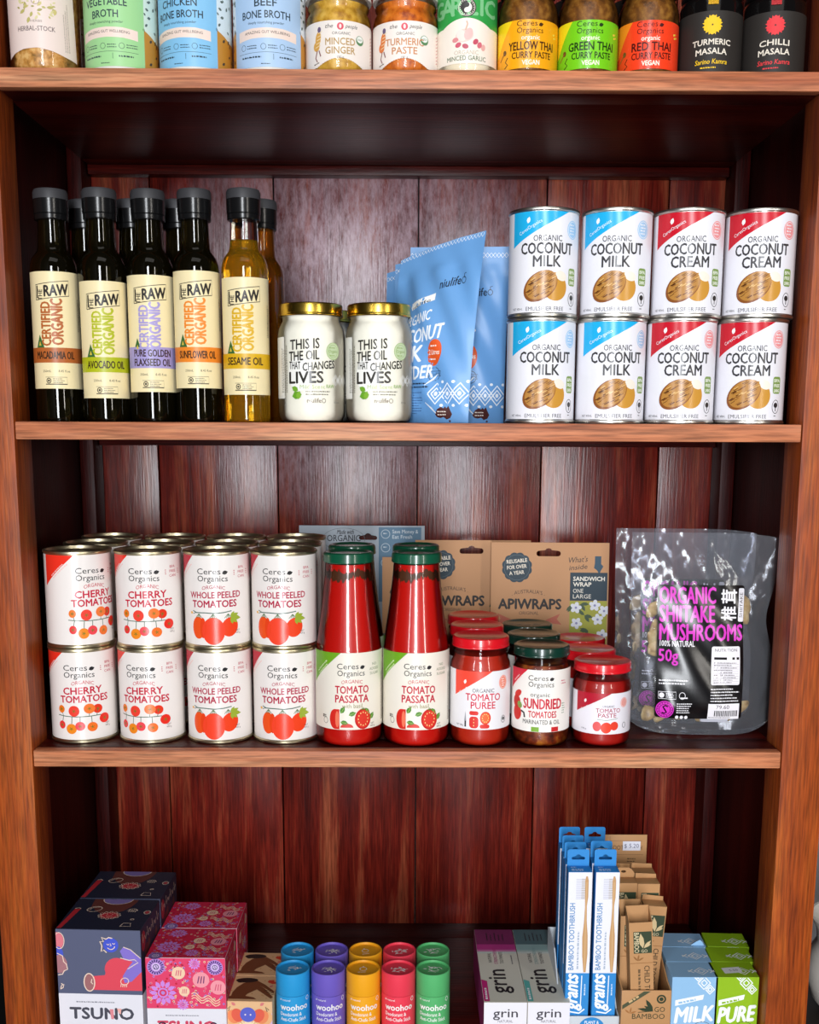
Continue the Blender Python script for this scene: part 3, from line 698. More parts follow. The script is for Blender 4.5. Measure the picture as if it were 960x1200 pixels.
def passata(lab, loc, rot):
    t = thing('passata_bottle', lab, 'bottle', loc, rot, 'tall bottles of tomato passata')
    lathe(PB, 'glass', GLASS, t, 48, 40, cap1=False)
    lathe([(max(0, r-0.35), z+(1.4 if i < 2 else 0.2)) for i, (r, z) in enumerate(PB) if z < 195]+[(24.0, 196.2), (0, 196.4)], 'tomato_passata', RED, t, 48, 40)
    # dried herb tide line just under the neck: an uneven speckled band
    bm = bmesh.new(); rr = random.Random(4); n = 110; up = [189.5+1.6*math.sin(i*.21)+rr.uniform(-2.2, 2.2) for i in range(n)]; dn = [181+2.2*math.sin(i*.16+1)+rr.uniform(-2.6, 2.6) for i in range(n)]
    f = lambda z: (25.6+(24.8-25.6)*(z-183)/13 if z > 183 else 27.6+(25.6-27.6)*(z-163)/20)-0.15
    A = [bm.verts.new((f(dn[i])/1000*math.sin(2*PI*i/n), -f(dn[i])/1000*math.cos(2*PI*i/n), dn[i]/1000)) for i in range(n)]
    B = [bm.verts.new((f(up[i])/1000*math.sin(2*PI*i/n), -f(up[i])/1000*math.cos(2*PI*i/n), up[i]/1000)) for i in range(n)]
    for i in range(n): bm.faces.new((A[i], A[(i+1) % n], B[(i+1) % n], B[i]))
    finish(bm, 'herb_ring', [HERB], t)
    lathe([(0, 198), (24.7, 197.8), (26.4, 197.4), (27.2, 198.2), (27.2, 200), (26.9, 200.8), (26.9, 205.4), (26.3, 207.4), (24.6, 208.4), (22, 208.0), (20, 206.8), (0, 206.6)], 'cap', GREENLID, t, 48, 30)
    lay(passata_art(), cyl(36.45, 0, 20), 'label', t, du=36*rad(7), fin=PAPER, off0=0.0)
    return t
pz = SH3+0.0003
p0 = passata('tomato passata bottle with green cap, beside the whole peeled tomato cans', (-0.0645, 0.049, pz), rad(5))
dup(p0, (0.0090, 0.049, pz), rad(1), 'tomato passata bottle with green cap, beside the puree jar')
dup(p0, (-0.0640, 0.1235, pz), rad(25), 'passata bottle hidden behind the one beside the tomato cans')
dup(p0, (0.0090, 0.1235, pz), rad(-20), 'passata bottle hidden behind the one beside the puree jar')
# ---------------------------------------------------------------- sauce jars
SJ = [(0, 2.5), (22, 2.0), (27, 0), (31, 2), (33, 6), (33.4, 11), (33.4, 79), (32.4, 85), (29.6, 90.5), (29.0, 92.5), (29.0, 95), (30.2, 96), (30.2, 97.6), (29.2, 98.6), (29.2, 106)]
def scaled(p, kr, kz): return [(r*kr, z*kz) for r, z in p]
def puree_art():
    a = Art(); H = 64; k = '#4c4a4c'; c = '#cf3348'
    a.rect(-52, 0, 52, H, '#e9e7ea', 0); a.poly([(-32, H), (12, H), (-32, H-28)], '#ee4a38', 1)
    a.text('CeresOrganics', -15, H-20, 3.0, '#fae3de', w=23, rot=31); leaf(a, -19, H-14.5, 5.5, '#fae9e4', 75, 0.6)
    a.ell(26, 51, 6, 7.6, '#ef8a72', 1); a.ring(26, 51, 5.2, 6.8, 0.4, '#fae3de'); a.micro(23.5, 54, 5, 4, '#fae3de', 1.2, 2.4)
    a.text('ORGANIC', 2, 41, 4.2, k, w=24); a.text('TOMATO', 2, 32.0, 7.6, c, w=39, bold=0.014); a.text('PUREE', 2, 23.2, 7.4, c, w=27, bold=0.014)
    a.poly(rrect(-13, 16, -3, 20.5, 2), '#d8342e', 2); a.poly(rrect(-13, 1.5, -3, 14.5, 3.5), '#d8342e', 2); a.poly(rrect(-1.5, 1.5, 9, 6, 2), '#d8342e', 2); a.ell(4.5, 13, 6, 7.2, '#dd4426', 3); a.ell(4.5, 13, 4.6, 5.8, '#ec6a3a', 4)
    for q in range(10): a.ell(4.5+3.4*math.cos(q*.63), 13+4.4*math.sin(q*.63), .45, .7, '#f7dc8e', 5, n=8)
    for q in range(3): a.ell(-8, 4.5+3.4*q, .5, .8, '#f7dc8e', 3, n=8)
    a.poly([(-19, 9), (-17.6, 20), (-16.6, 9)], '#9a9aa0', 2); a.rect(-18.6, 2.5, -16.8, 9, '#2c2c30', 2)
    a.ring(27, 10, 3.2, 4.2, 0.6, k); a.ell(27, 10.5, 1.8, 2, k, 3); a.text('NET 340g', -25, 3, 2.0, k, w=9)
    return a
def sundried_art():
    a = Art(); H = 68; k = '#3a383a'; c = '#c8283c'
    a.rect(-53, 0, 53, H, '#f0ebe4', 0); a.poly([(-40, H), (-14, H), (-40, H-24)], '#d22238', 1); a.micro(-33, H-15, 15, 2, '#f6cfca', 1.3, 3.0, 2, rot=42)
    ceres(a, 1, 49.5, 5.6); a.micro(24, 55, 8, 2, '#d0808a', 1.4, 2.8)
    a.text('organic', 0, 38.8, 4.6, k, w=21); a.text('SUNDRIED', 3, 25.6, 10.8, c, w=43, bold=0.024); a.text('TOMATOES', 3, 15.8, 7.0, c, w=31, bold=0.018); a.text('MARINATED & OIL', 2, 8.6, 4.6, k, w=42, bold=0.004)
    for x0, cc in ((-9, '#7aa83a'), (2, '#fbf9f5'), (13, '#c8282c')): a.rect(x0, 0.3, x0+8.5, 5.5, cc, 2)
    a.ell(-27, 40, 6, 3.5, '#cf2b22', 2, rot=35); a.ell(-29, 31, 6, 7, '#c02018', 2); a.ell(-28, 19, 6.5, 8.5, '#cc2a20', 2); a.ell(-24, 28, 3.2, 4.0, '#7c9a4a', 3, rot=30)
    a.line([(-22, 22), (-18, 20), (-17, 15)], 2.0, k); a.micro(26, 30, 5, 5, '#88a08a', 1.2, 2.6)
    return a
def paste_art():
    a = Art(); H = 50; k = '#55505a'; c = '#b04a5e'
    a.rect(-50, 0, 50, H, '#e9e5ec', 0); a.poly([(-29, H), (12, H), (-29, H-25)], '#b3172e', 1); a.text('CeresOrganics', -13, H-17.5, 2.6, '#f4dcdc', w=20, rot=30); leaf(a, -17.5, H-12.5, 5, '#f8e8e6', 75, 0.6)
    a.ell(28, 38, 5, 6.2, '#e8a098', 1); a.ring(28, 38, 4.3, 5.5, 0.4, '#f6e6e6')
    a.text('ORGANIC', 9, 33, 2.6, k, w=13); a.text('TOMATO', 9, 26.6, 5.0, c, w=27, bold=0.008); a.text('PASTE', 8, 20.6, 5.0, c, w=20, bold=0.008)
    a.line([(-3, 18.2), (7, 17.2), (20, 19.2)], 0.5, '#4f7a4a'); a.ell(-3, 9.5, 4.6, 6.0, '#e05a5a', 2); a.ell(16, 10, 4.8, 5.4, '#e2402c', 2); a.ell(7, 8, 6.0, 6.8, '#e64028', 3)
    a.text('190 g', -18, 4.5, 2.0, k); a.ring(29, 10, 2.6, 3.6, 0.6, k)
    return a
def sauce_jar(name, lab, loc, rot, kr, kz, fill_top, lidm, fill, art, z0, grp, lidR, lidz):
    t = jar(name, lab, 'jar', loc, rot, scaled(SJ, kr, kz), fill_top, (lidR, lidz[0], lidz[1]), fill, lidm, grp, 'sauce')
    R = 33.4*kr+0.2
    lay(art, cyl(R, 0, z0), 'label', t, du=R*rad(7), fin=PAPER, off0=0.0)
    return t
def chunky(name, cols, scale=55):
    m = bpy.data.materials.new(name); m.use_nodes = True; nt = m.node_tree; b = nt.nodes['Principled BSDF']
    tc = nt.nodes.new('ShaderNodeTexCoord'); vo = nt.nodes.new('ShaderNodeTexNoise'); vo.inputs['Scale'].default_value = scale*2; vo.inputs['Detail'].default_value = 4
    r = ramp(nt, [(0.3, cols[0]), (0.5, cols[1]), (0.7, cols[2])])
    nt.links.new(tc.outputs['Object'], vo.inputs['Vector']); nt.links.new(vo.outputs[0], r.inputs[0]); nt.links.new(r.outputs[0], b.inputs['Base Color'])
    b.inputs['Roughness'].default_value = 0.4
    return m
PUREE = P('#b3260f', 0.4, 0, 0.5, 0.4); SUND = chunky('sundried_tomatoes_in_oil', ('#3a0f06', '#7a2a0c', '#a8641e')); PASTE = P('#a3140f', 0.4, 0, 0.5, 0.4)
z3 = SH3+0.0003
ja = sauce_jar('puree_jar', 'tomato puree jar with bright red lid, in front beside the passata bottle', (0.0793, 0.047, z3), rad(-1), 0.98, 1.06, 99, REDLID, PUREE, puree_art(), 20, 'jars of tomato puree', 31.3, (107, 118.0))
dup(ja, (0.0793, 0.1140, z3), rad(15), 'tomato puree jar with red lid, second from the front')
dup(ja, (0.0793, 0.1810, z3), rad(-25), 'tomato puree jar with red lid, rearmost behind the other puree jars')
jb = sauce_jar('sundried_tomato_jar', 'sundried tomato jar with dark green lid, in front', (0.1458, 0.046, z3), rad(-8), 0.945, 0.985, 89, DKGREEN, SUND, sundried_art(), 17.5, 'jars of sundried tomatoes', 30.8, (98, 108.5))
dup(jb, (0.1446, 0.1115, z3), rad(25), 'sundried tomato jar with dark green lid, second from the front')
dup(jb, (0.1442, 0.1765, z3), rad(-20), 'sundried tomato jar with dark green lid, rearmost of the dark lidded jars')
jc = sauce_jar('tomato_paste_jar', 'small tomato paste jar with red lid, in front beside the mushroom pouch', (0.2130, 0.047, z3), rad(-12), 0.945, 0.82, 72, REDLID, PASTE, paste_art().vscale(0.9, 0), 15, 'jars of tomato paste', 31.4, (80.5, 91.0))
dup(jc, (0.2084, 0.1125, z3), rad(20), 'small tomato paste jar with red lid, second from the front')
dup(jc, (0.2078, 0.178, z3), rad(-30), 'small tomato paste jar with red lid, rearmost of its row')
# ---------------------------------------------------------------- flat packs leaning at the back
def slot(cx, cz, w, h=7):
    p = rrect(cx-w/2, cz-h/2, cx+w/2, cz+h/2, h/2-0.1)
    k = [(cx+4.4*math.cos(rad(t)), cz+h/2+3.4*math.sin(rad(t))) for t in (15, 50, 90, 130, 165)]
    top = [q for q in p if q[1] > cz+h/2-0.2]; i = p.index(min(top, key=lambda q: abs(q[0]-(cx+w/2-h/2))))
    i = max(j for j, q in enumerate(p[:5]) )
    return p[:5]+k+p[5:]
KRAFT = '#bd8a5e'
def api_art():
    a = Art(); n = '#233642'; k = '#241d1a'
    W, H = 150, 185
    pts = []
    for i in range(96):
        t = 2*PI*i/96; r = 18.0+1.5*abs(math.sin(6*t)); pts.append((-42+r*math.cos(t), 154+r*math.sin(t)))
    a.poly(pts, n, 1); a.ring(-42, 154, 16.4, 16.4, 0.4, '#5c6c74', 2)
    for i, s in enumerate(('REUSABLE', 'FOR OVER', 'A YEAR')): a.text(s, -42, 160-7.5*i, 4.6, '#e6dccb', w=(26, 25, 19)[i], rot=6, bold=0.02)
    a.text('. AUSTRALIA\'S .', -27, 118, 4.6, '#4a372a', w=42, arc=3.2); a.text('APIWRAPS', -25, 101, 12.5, k, w=80, bold=0.035); a.text('ORIGINAL', -26, 93.5, 4.2, '#5c4636', w=25)
    for s in (-1, 1): a.poly([(-26+s*22, 87), (-26+s*40, 95), (-26+s*36, 88), (-26+s*42, 81), (-26+s*24, 83)], '#b8604a', 1)
    a.line([(-50, 85), (-26, 81), (-4, 85)], 1.6, '#b8604a', 1); a.line([(-40, 77), (-26, 80), (-10, 76)], 1.2, '#c27a5c', 1)
    for i in range(5): leaf(a, -60+14*i, 48+3*(i % 2), 12, '#b0604a', 30+60*i, 0.5, 1)
    a.text("What's", 35, 161, 7, '#2f2a2a', w=25, rot=5, shear=0.25); a.text('inside', 36, 152, 6, '#2f2a2a', w=23, rot=6, shear=0.25)
    a.poly([(57, 169), (65, 169), (65, 159), (68, 156), (65, 151), (63, 146), (60, 151), (56, 154), (57, 160)], '#2e4a5c', 1)
    a.rect(26, 112, 73.5, 148, n, 1)
    for i, (s, w_) in enumerate((('SANDWICH', 40), ('WRAP', 23), ('ONE', 13), ('LARGE', 23))): a.text(s, 30, 137.5-7.2*i-(1 if i > 1 else 0), 5.2, '#e9e2d4', w=w_, al='L', bold=0.025 if i < 2 else 0.0)
    a.rect(26, 8, 73.5, 111.6, '#a3a13a', 1)
    rr = random.Random(11)
    for i in range(15):
        x, y = rr.uniform(28, 71), rr.uniform(12, 108)
        for q in range(3): leaf(a, x, y, 11, '#44573c', rr.uniform(0, 360), 0.4, 2)
    for x, y in ((35, 83), (62, 88), (50, 62), (33, 55), (68, 68), (64, 40), (40, 34), (54, 18), (32, 14), (70, 20), (34, 103), (58, 106), (70, 99)):
        for q in range(5):
            t = q*1.257+x; a.ell(x+4*math.cos(t), y+4*math.sin(t), 3.6, 2.7, '#dfe0e6', 3+(q % 2), rot=math.degrees(t), n=12)
        a.ell(x, y, 1.6, 1.6, '#8a8ab0', 5, n=10)
    return a
API_A = api_art()
def flat_pack(name, lab, cat, loc, rz, lean, W, H, col, art, holes, x_in=None, grp=None, th=2.2):
    t = thing(name, lab, cat, loc, rz, grp); t.rotation_euler = (rad(lean), 0, rz)
    finish(plate_bm([(-W/2, 0), (W/2, 0), (W/2, H), (-W/2, H)], holes, th), 'pack', [CARD(col)], t, 30)
    lay(art.clip(-W/2+0.2, W/2-0.2, 0.2, H-0.2), front(), 'print', t, fin=CARD, off0=0.00005)
    return t
zA = SH3
bw = flat_pack('food_wrap_pack', 'brown paper food wrap pack leaning behind the dark and red lidded jars', 'pack', (0.1815, 0.256, zA+0.0006), rad(-2), -4, 150, 196, KRAFT, API_A.vscale(1.0, 10), [slot(-2, 182, 31)], grp='brown paper food wrap packs')
dup(bw, (0.0850, 0.284, zA+0.0006), rad(0), 'brown paper food wrap pack behind the puree jars and second passata bottle').rotation_euler = (rad(-3), 0, 0)
flat_pack('food_wrap_pack', 'low brown wrap pack in shade, seen between the two passata bottles', 'pack', (0.0420, 0.300, zA+0.0006), 0, -2, 150, 172, KRAFT, api_art().vscale(1.0, 24), [slot(-2, 160, 31)], grp='brown paper food wrap packs')
def org_art():
    a = Art(); k = '#2d3036'
    a.rect(22, 100, 78, 199, '#5d7f98', 1)
    a.text('Made with', -22, 190, 5.6, k, w=22, shear=0.2, bold=0.01); a.text('ORGANIC', -24, 180.5, 8.2, k, w=44, bold=0.006); a.text('cotton', -22, 172, 5.2, k, w=18, shear=0.2)
    a.ring(-24, 183, 28, 15, 0.5, '#6a7076', 2, 36)
    for y in (190, 172, 152): a.ring(31, y, 6, 6, 0.7, '#c4d2dc', 2, 24); a.micro(28, y, 6, 1, '#c4d2dc', 1.6)
    a.text('Save Money &', 40, 191, 4.8, '#d9e2e8', w=34, al='L'); a.text('Eat Fresh', 40, 184, 4.8, '#d9e2e8', w=26, al='L'); a.micro(40, 172, 32, 2, '#c4d2dc', 2.4, 5); a.micro(40, 154, 32, 3, '#c4d2dc', 2.4, 5)
    a.text('PRODUCE BAG', -28, 120, 8, k, w=70)
    return a
flat_pack('produce_bag_pack', 'pale grey and blue hanging pack standing behind the passata bottles', 'pack', (-0.0600, 0.318, zA+0.0006), 0, 0, 165, 212, '#a9b3bd', org_art().vscale(1.0, 11), [slot(8, 196, 24, 5.5)])
# ---------------------------------------------------------------- mushroom pouches
CLEAR = thin_clear('clear_pouch_film', '#f3f4f8', 0.10, ior=1.5, haze=0.05, bump=0.45)
MUSH = chunky('dried_mushroom', ('#7a5a30', '#c7a468', '#e6cf9a'), 40)
MW, MH = 0.160, 0.226
def mush_art():
    a = Art(); m = '#d93ac2'; w = '#ece9ee'; B = '#0c0a0d'
    a.poly(rrect(-31, 26, 73-8, 168, 3), B, 0)
    for i, (s, wd) in enumerate((('ORGANIC', 61), ('SHIITAKE', 60), ('MUSHROOMS', 92))): a.text(s, -28.5, 149.0-19.4*i, 16.6, m, w=wd, al='L', bold=0.022)
    a.text('100% NATURAL', -28, 103.5, 6.0, w, w=38, al='L', bold=0.014); a.text('50g', -29, 87.5, 12.5, m, w=21, al='L', bold=0.02)
    # the two characters for shiitake, printed sideways, then a white tag
    a.text('\u690e', 54.5, 138.5, 12.6, w, w=14.5, rot=90, bold=0.02); a.text('\u8338', 54.5, 156.5, 12.6, w, w=14.5, rot=90, bold=0.02)
    a.poly(rrect(58.5, 130, 64.8, 165, 1.5), w, 2); a.text('SHIITAKE', 63.2, 147.5, 3.4, '#3a353a', w=26, rot=90)
    a.poly(rrect(29, 63, 61, 104, 2), w, 2)
    a.text('NUTRITION', 45, 98.6, 3.0, '#3a353a', w=25, layer=4); a.rect(32, 90, 46, 92.6, '#1b181b', 3); a.rect(52, 90, 55, 92.6, '#1b181b', 3); a.rect(57, 90, 60, 92.6, '#1b181b', 3)
    for i in range(9): a.micro(32, 86-2.6*i, 26, 1, '#6a646c', 1.0, 2, 3, seed=i); a.rect(31, 85.2-2.6*i, 60, 85.45-2.6*i, '#8d8890', 3)
    a.micro(-28, 66.5, 32, 2, w, 1.5, 3.4, 3, seed=2)
    a.line([(-28, 55), (-9, 55), (-9, 47.5), (-28, 47.5), (-28, 55)], 0.5, w); a.ell(-24.5, 51.2, 2.8, 2.8, w, 3); a.micro(-20, 52.6, 10, 3, w, 0.9, 1.8); a.ring(-2, 51, 3.6, 3.8, 0.6, w); a.rect(-4, 48, 4, 49.3, w, 3)
    a.ell(-20.5, 35.5, 9.6, 9.6, m, 2, n=30); a.ring(-20.5, 35.5, 8.6, 8.6, 0.5, B, 3, 30); a.ring(-20.5, 35.5, 6.2, 6.2, 0.5, B, 3, 26)
    a.line([(-17.5, 39.0), (-20, 40.2), (-22.5, 38.5), (-20.5, 35.5), (-18.5, 32.5), (-21, 31), (-23.5, 32)], 1.6, B, 4)
    for q in range(16): a.ell(-20.5+7.4*math.cos(q*.393), 35.5+7.4*math.sin(q*.393), .5, .5, B, 4, n=6)
    a.micro(-8, 42, 18, 5, w, 1.1, 2.4, 3, seed=6)
    for q in range(3): a.ell(-7+5*q, 27.6, 1.9, 1.9, w, 3, n=14)
    a.micro(29, 58, 32, 5, w, 1.3, 3.2, 3, seed=8)
    a.rect(27, 26, 62, 43, w, 3); a.text('79.60', 43, 37.5, 4.0, '#5a5560', w=15, layer=5)
    rr = random.Random(2); x = 34
    while x < 60: b = rr.uniform(.4, 1.1); a.rect(x, 29, x+b, 35.5, '#2b272d', 5); x += b+rr.uniform(.4, .9)
    a.micro(28, 27.2, 32, 1, '#5a5560', 0.9, 1, 5)
    return a
MA = mush_art().vscale(1.05, -8).shift(-20, 0)
def mushroom_pouch(lab, loc, rz, lean):
    t = thing('mushroom_pouch', lab, 'pouch', loc, rz, 'clear pouches of dried mushrooms'); t.rotation_euler = (rad(lean), 0, rz)
    q0 = pouch_fn(MW, MH, 0.042, 0.0, 0.0, 0.0, 1.8)
    def pt(u, v, side, off=0.0):
        p = q0(u, v, side, off); p.x *= 1-0.11*max(0, u)**2*math.exp(-((v-0.58)/0.13)**2)-0.03*max(0, -u)**2*math.exp(-((v-0.45)/0.2)**2)
        p.z += 0.016*abs(u)**5*(1-v)**10-0.008*max(0, u)**3*max(0, v-0.9)*10*0.6
        return p
    finish(pouch_bm(pt, 26, 40), 'clear_film', [CLEAR], t, 50)
    lay(MA, pouch_surf(lambda u, v, s, o: pt(u, v, s, o+0.0012), MW, MH), 'black_label', t, du=4, dv=5, fin=lambda c: P(c, 0.2, 0, 0.5), off0=0.0)
    # slices of mushroom settled in the pouch
    bm = bmesh.new(); rr = random.Random(3)
    for i in range(30):
        u, v = rr.uniform(-0.72, 0.66), 0.08+0.62*rr.random()**1.3
        p = pt(u, v, -1); th = abs(p.y)
        if th < 0.006: continue
        y = rr.uniform(-0.6, 0.6)*(th-0.003)
        r = bmesh.ops.create_icosphere(bm, subdivisions=2, radius=1)
        M = Matrix.Translation((p.x, y, v*MH)) @ Matrix.Rotation(rr.uniform(0, 6), 4, 'Y') @ Matrix.Rotation(rr.uniform(-.5, .5), 4, 'X') @ Matrix.Diagonal((rr.uniform(.008, .014), 0.0026, rr.uniform(.006, .011), 1))
        for q in r['verts']:
            b = 1-0.35*(q.co.x**2); c = Vector((q.co.x, q.co.y+0.8*q.co.x**2, q.co.z*b-0.35*abs(q.co.x))); q.co = M @ c
    o = finish(bm, 'dried_mushrooms', [MUSH], t, 60); o['kind'] = 'stuff'
    s_ = bmesh.new(); add_box(s_, 0.002, 0.034, -0.004, 0.004, 0.012, 0.030, 0.003); finish(s_, 'sachet', [P('#e6e4ea', 0.5)], t)
    return t
m0 = mushroom_pouch('clear dried mushroom pouch with black and magenta label, in front', (0.3285, 0.079, z3+0.0004), rad(-3), -2)
r = dup(m0, (0.3200, 0.128, z3+0.0004), rad(-3), 'clear dried mushroom pouch half hidden behind the front one'); r.rotation_euler = (rad(-2), 0, rad(-3))
#@@SHELF1
# ---------------------------------------------------------------- top shelf
zt = SH1+0.0003
HERBS = chunky('herb_granules', ('#7d5a22', '#c48d44', '#e0b878'), 90)
SJ2 = [(0, 2.5), (24, 2.0), (29, 0), (32.5, 2), (34.0, 6), (34.4, 11), (34.4, 84), (33.0, 90), (30.0, 95), (29.5, 98), (29.5, 108)]
def herb_art():
    a = Art(); a.poly([(-42, 17), (-32, 21), (-20, 24), (-6, 25), (8, 22.5), (20, 19), (36, 16), (33, 82), (-46, 82)], '#ecd9d0', 0)
    a.text('HERBAL-STOCK', -7, 42, 4.6, '#6a5a5a', w=37, arc=0.0, bold=0.004); a.text('HERBS', -6, 50.5, 2.2, '#8f8078', w=11)
    rr = random.Random(6)
    for i in range(40): leaf(a, rr.uniform(-26, 14), rr.uniform(55, 78), rr.uniform(3, 7), rr.choice(['#cdbf7a', '#b9b06a', '#d8cf9a', '#a8a05c']), rr.uniform(0, 360), 0.5, 1+i % 3)
    a.ring(-6, 72, 4, 4, 0.5, '#a08a78', 5); a.micro(22, 24, 50, 3, '#b8a8a0', 1.0, 2.2, 3, rot=92)
    return a
hj = jar('herb_stock_jar', 'herbal stock jar with pale pink label, leftmost on the top shelf', 'jar', (-0.3625, 0.046, zt), rad(14), SJ2, 92, (32.4, 101, 116), HERBS, P('#d8d2c4', 0.4), 'jars of herbal stock', 'herb_granules')
lay(herb_art().vscale(0.9, -2), cyl(34.6), 'label', hj, du=34*rad(7), fin=PAPER, off0=0.0)
dup(hj, (-0.3500, 0.1200, zt), rad(60), 'herbal stock jar behind the leftmost jar of the top shelf')
def broth(lab, loc, rot, col, pale, lines, flav):
    t = thing('broth_canister', lab, 'canister', loc, rot, 'broth powder canisters on the top shelf'); R, H = 36.2, 150
    lathe([(0, 1.5), (R-2, 1.2), (R-0.6, 0), (R, 0.8), (R, 3), (R-0.4, 3.4), (R-0.4, H-14.2), (0, H-14)], 'canister_body', P('#e2dfd8', 0.4), t, 56, 30)
    lathe([(0, H-14), (R-0.2, H-14), (R+0.2, H-13), (R+0.2, H-2), (R-1, H), (R-3, H-0.6), (0, H-0.8)], 'lid', P('#f0ede6', 0.4), t, 48, 30)
    a = Art(); W = PI*(R-0.3); k = '#33424c'
    a.rect(-W, 3.6, W, H-15, pale, 0)
    a.poly([(-W, 3.6), (W, 3.6), (W, 34)]+[(W-(2*W)*i/24, 36+5*math.sin(i*.9)) for i in range(1, 24)]+[(-W, 34)], '#c58a34', 1)
    rr = random.Random(8)
    for i in range(150):
        x, y = rr.uniform(38, 110)*rr.choice((-1, 1)), rr.uniform(6, 100)
        leaf(a, x, y, rr.uniform(2.5, 5), '#4a4238' if y < 40 else '#5c6a64', rr.uniform(0, 360), 0.55, 2)
    a.rect(-38, 3.6, 38, H-15, col, 3); base = a; a = Art()
    for i, s in enumerate(lines): a.text(s, -1, 53.5+12.2*(len(lines)-1-i), 7.6, k, w=(4.9 if len(s) > 8 else 5.4)*len(s), layer=5, bold=0.012, arc=0.6)
    a.text('deeply nourishing powder', -1, 48.0, 2.6, k, w=36, layer=5)
    a.poly([(-31, 31), (-16, 33), (0, 33.6), (16, 33), (31, 31), (31, 41.5), (16, 43.5), (0, 44), (-16, 43.5), (-31, 41.5)], '#f3dccf', 4); a.text('AMAZING GUT WELLBEING', 0, 37.2, 2.8, '#4a4442', w=46, layer=5, arc=1.0)
    for i, x in enumerate((-25, -3.5, 15)): a.ring(x, 24.5, 2.8, 3.2, 0.4, k, 4, 18); a.micro(x+4.5, 25.2, 11, 2, k, 1.0, 2.6, 5, seed=i)
    a.line([(-31, 18), (0, 18.8), (31, 18)], 0.35, k, 4); a.rect(6, 11, 6.4, 17, k, 4); a.micro(-27, 13, 27, 1, k, 1.7, 2, 5, seed=3); a.micro(12, 13, 18, 1, k, 1.7, 2, 5, seed=4); a.micro(-6, 6.2, 12, 1, k, 1.0, 2, 5)
    base.merge(a.vscale(0.87, 0.8)); lay(base, cyl(R-0.35), 'paper_label', t, du=R*rad(7), fin=PAPER, off0=0.0)
    return t
broth('green vegetable broth canister with a golden soup picture on its side', (-0.2865, 0.0455, zt), rad(-11), '#a2d795', '#dcebdc', ('VEGETABLE', 'BROTH'), 0)
broth('sky blue chicken bone broth canister between the green and pale blue ones', (-0.2130, 0.0455, zt), rad(-16), '#86c2e8', '#dbe8ec', ('CHICKEN', 'BONE BROTH'), 0)
broth('pale blue beef bone broth canister beside the minced ginger jar', (-0.1395, 0.0455, zt), rad(2), '#aecbea', '#dfe6ec', ('BEEF', 'BONE BROTH'), 0)
GJ = [(0, 2.5), (22, 2.0), (27, 0), (30.5, 2), (32.0, 6), (32.4, 11), (32.4, 50), (31.2, 56), (28.6, 60), (28.8, 62), (30.2, 64.5), (30.2, 67), (29.0, 70), (29, 80)]
GINGER = chunky('minced_ginger', ('#a8761c', '#cfa23a', '#e0bb5c'), 70); TURM = chunky('turmeric_paste', ('#9a3f0c', '#cf6f1a', '#e0862c'), 70); GARL = P('#e6d9bf', 0.5)
def ginger_art(words, col, rootcol, fillc):
    a = Art(); a.poly([(-60, 5)]+[(-24+48*i/40, 6.5+8.0*math.sin(PI*i/40)+0.5*(i % 2)) for i in range(41)]+[(60, 5), (60, 51), (-60, 51)], '#f1e7de', 0)
    a.text('the', -11.5, 43.8, 4.0, '#4a4a4c', w=8, shear=0.3); a.ell(0, 45.3, 3.3, 3.6, '#d8485a', 1); a.ell(0, 45.3, 1.2, 2.2, '#f3dcd6', 2); a.text('people', 11, 43.8, 4.0, '#4a4a4c', w=12, shear=0.3)
    a.text('ORGANIC', 1, 37.2, 2.8, '#5a5652', w=18)
    for i, s in enumerate(words): a.text(s, 0, 27.5-8.6*i, 6.6, col, w=4.6*len(s)+2, bold=0.014)
    a.text('190 g', 0, 14.5, 2.2, '#6b6258')
    a.ell(20.5, 33.5, 4.6, 4.8, '#5c8a5c', 1); a.ell(20.5, 34.6, 3.6, 3.2, '#eef2ea', 2); a.text('USDA', 20.5, 33.6, 1.8, '#4a6a4a', w=5)
    # a little walking root figure
    a.ell(-23, 34, 3.2, 7.5, rootcol, 2, rot=-8); a.ell(-25, 27, 3.8, 4.6, rootcol, 2); a.ell(-21.5, 43, 2.0, 2.8, '#6a5a7a', 3); a.line([(-24, 23), (-26, 16), (-24, 12)], 1.1, '#7a3a3a', 3); a.line([(-22, 23), (-20, 17)], 1.1, '#7a3a3a', 3)
    for q in range(5): a.line([(-26+q*.8, 26+3.4*q), (-20+q*.4, 28+3.2*q)], 0.7, '#f0dcb0', 4)
    for q in range(9): a.line([(38, 40-3.2*q), (42, 42-3.2*q)], 0.9, '#d8a0a0', 2)
    a.micro(-28, 9, 9, 1, '#5a5248', 1.2, 2, 3, rot=15)
    return a
gj = jar('ginger_jar', 'minced ginger jar with white lid, full of pale yellow ginger', 'jar', (-0.0710, 0.0435, zt), rad(6), GJ, 66, (32.8, 71, 86), GINGER, P('#e8e2da', 0.4), 'jars of minced roots', 'minced_root')
lay(ginger_art(('MINCED', 'GINGER'), '#b8965c', '#d8a24a', 0).vscale(0.93, -1), cyl(32.6), 'label', gj, du=32*rad(7), fin=PAPER, off0=0.0)
tj = jar('turmeric_jar', 'turmeric paste jar with white lid, full of orange paste', 'jar', (-0.0045, 0.0435, zt), rad(-2), GJ, 66, (32.8, 71, 86), TURM, P('#e8e2da', 0.4), 'jars of minced roots', 'turmeric_paste')
lay(ginger_art(('TURMERIC', 'PASTE'), '#c98a5c', '#e07a3a', 0).vscale(0.93, -1), cyl(32.6), 'label', tj, du=32*rad(7), fin=PAPER, off0=0.0)
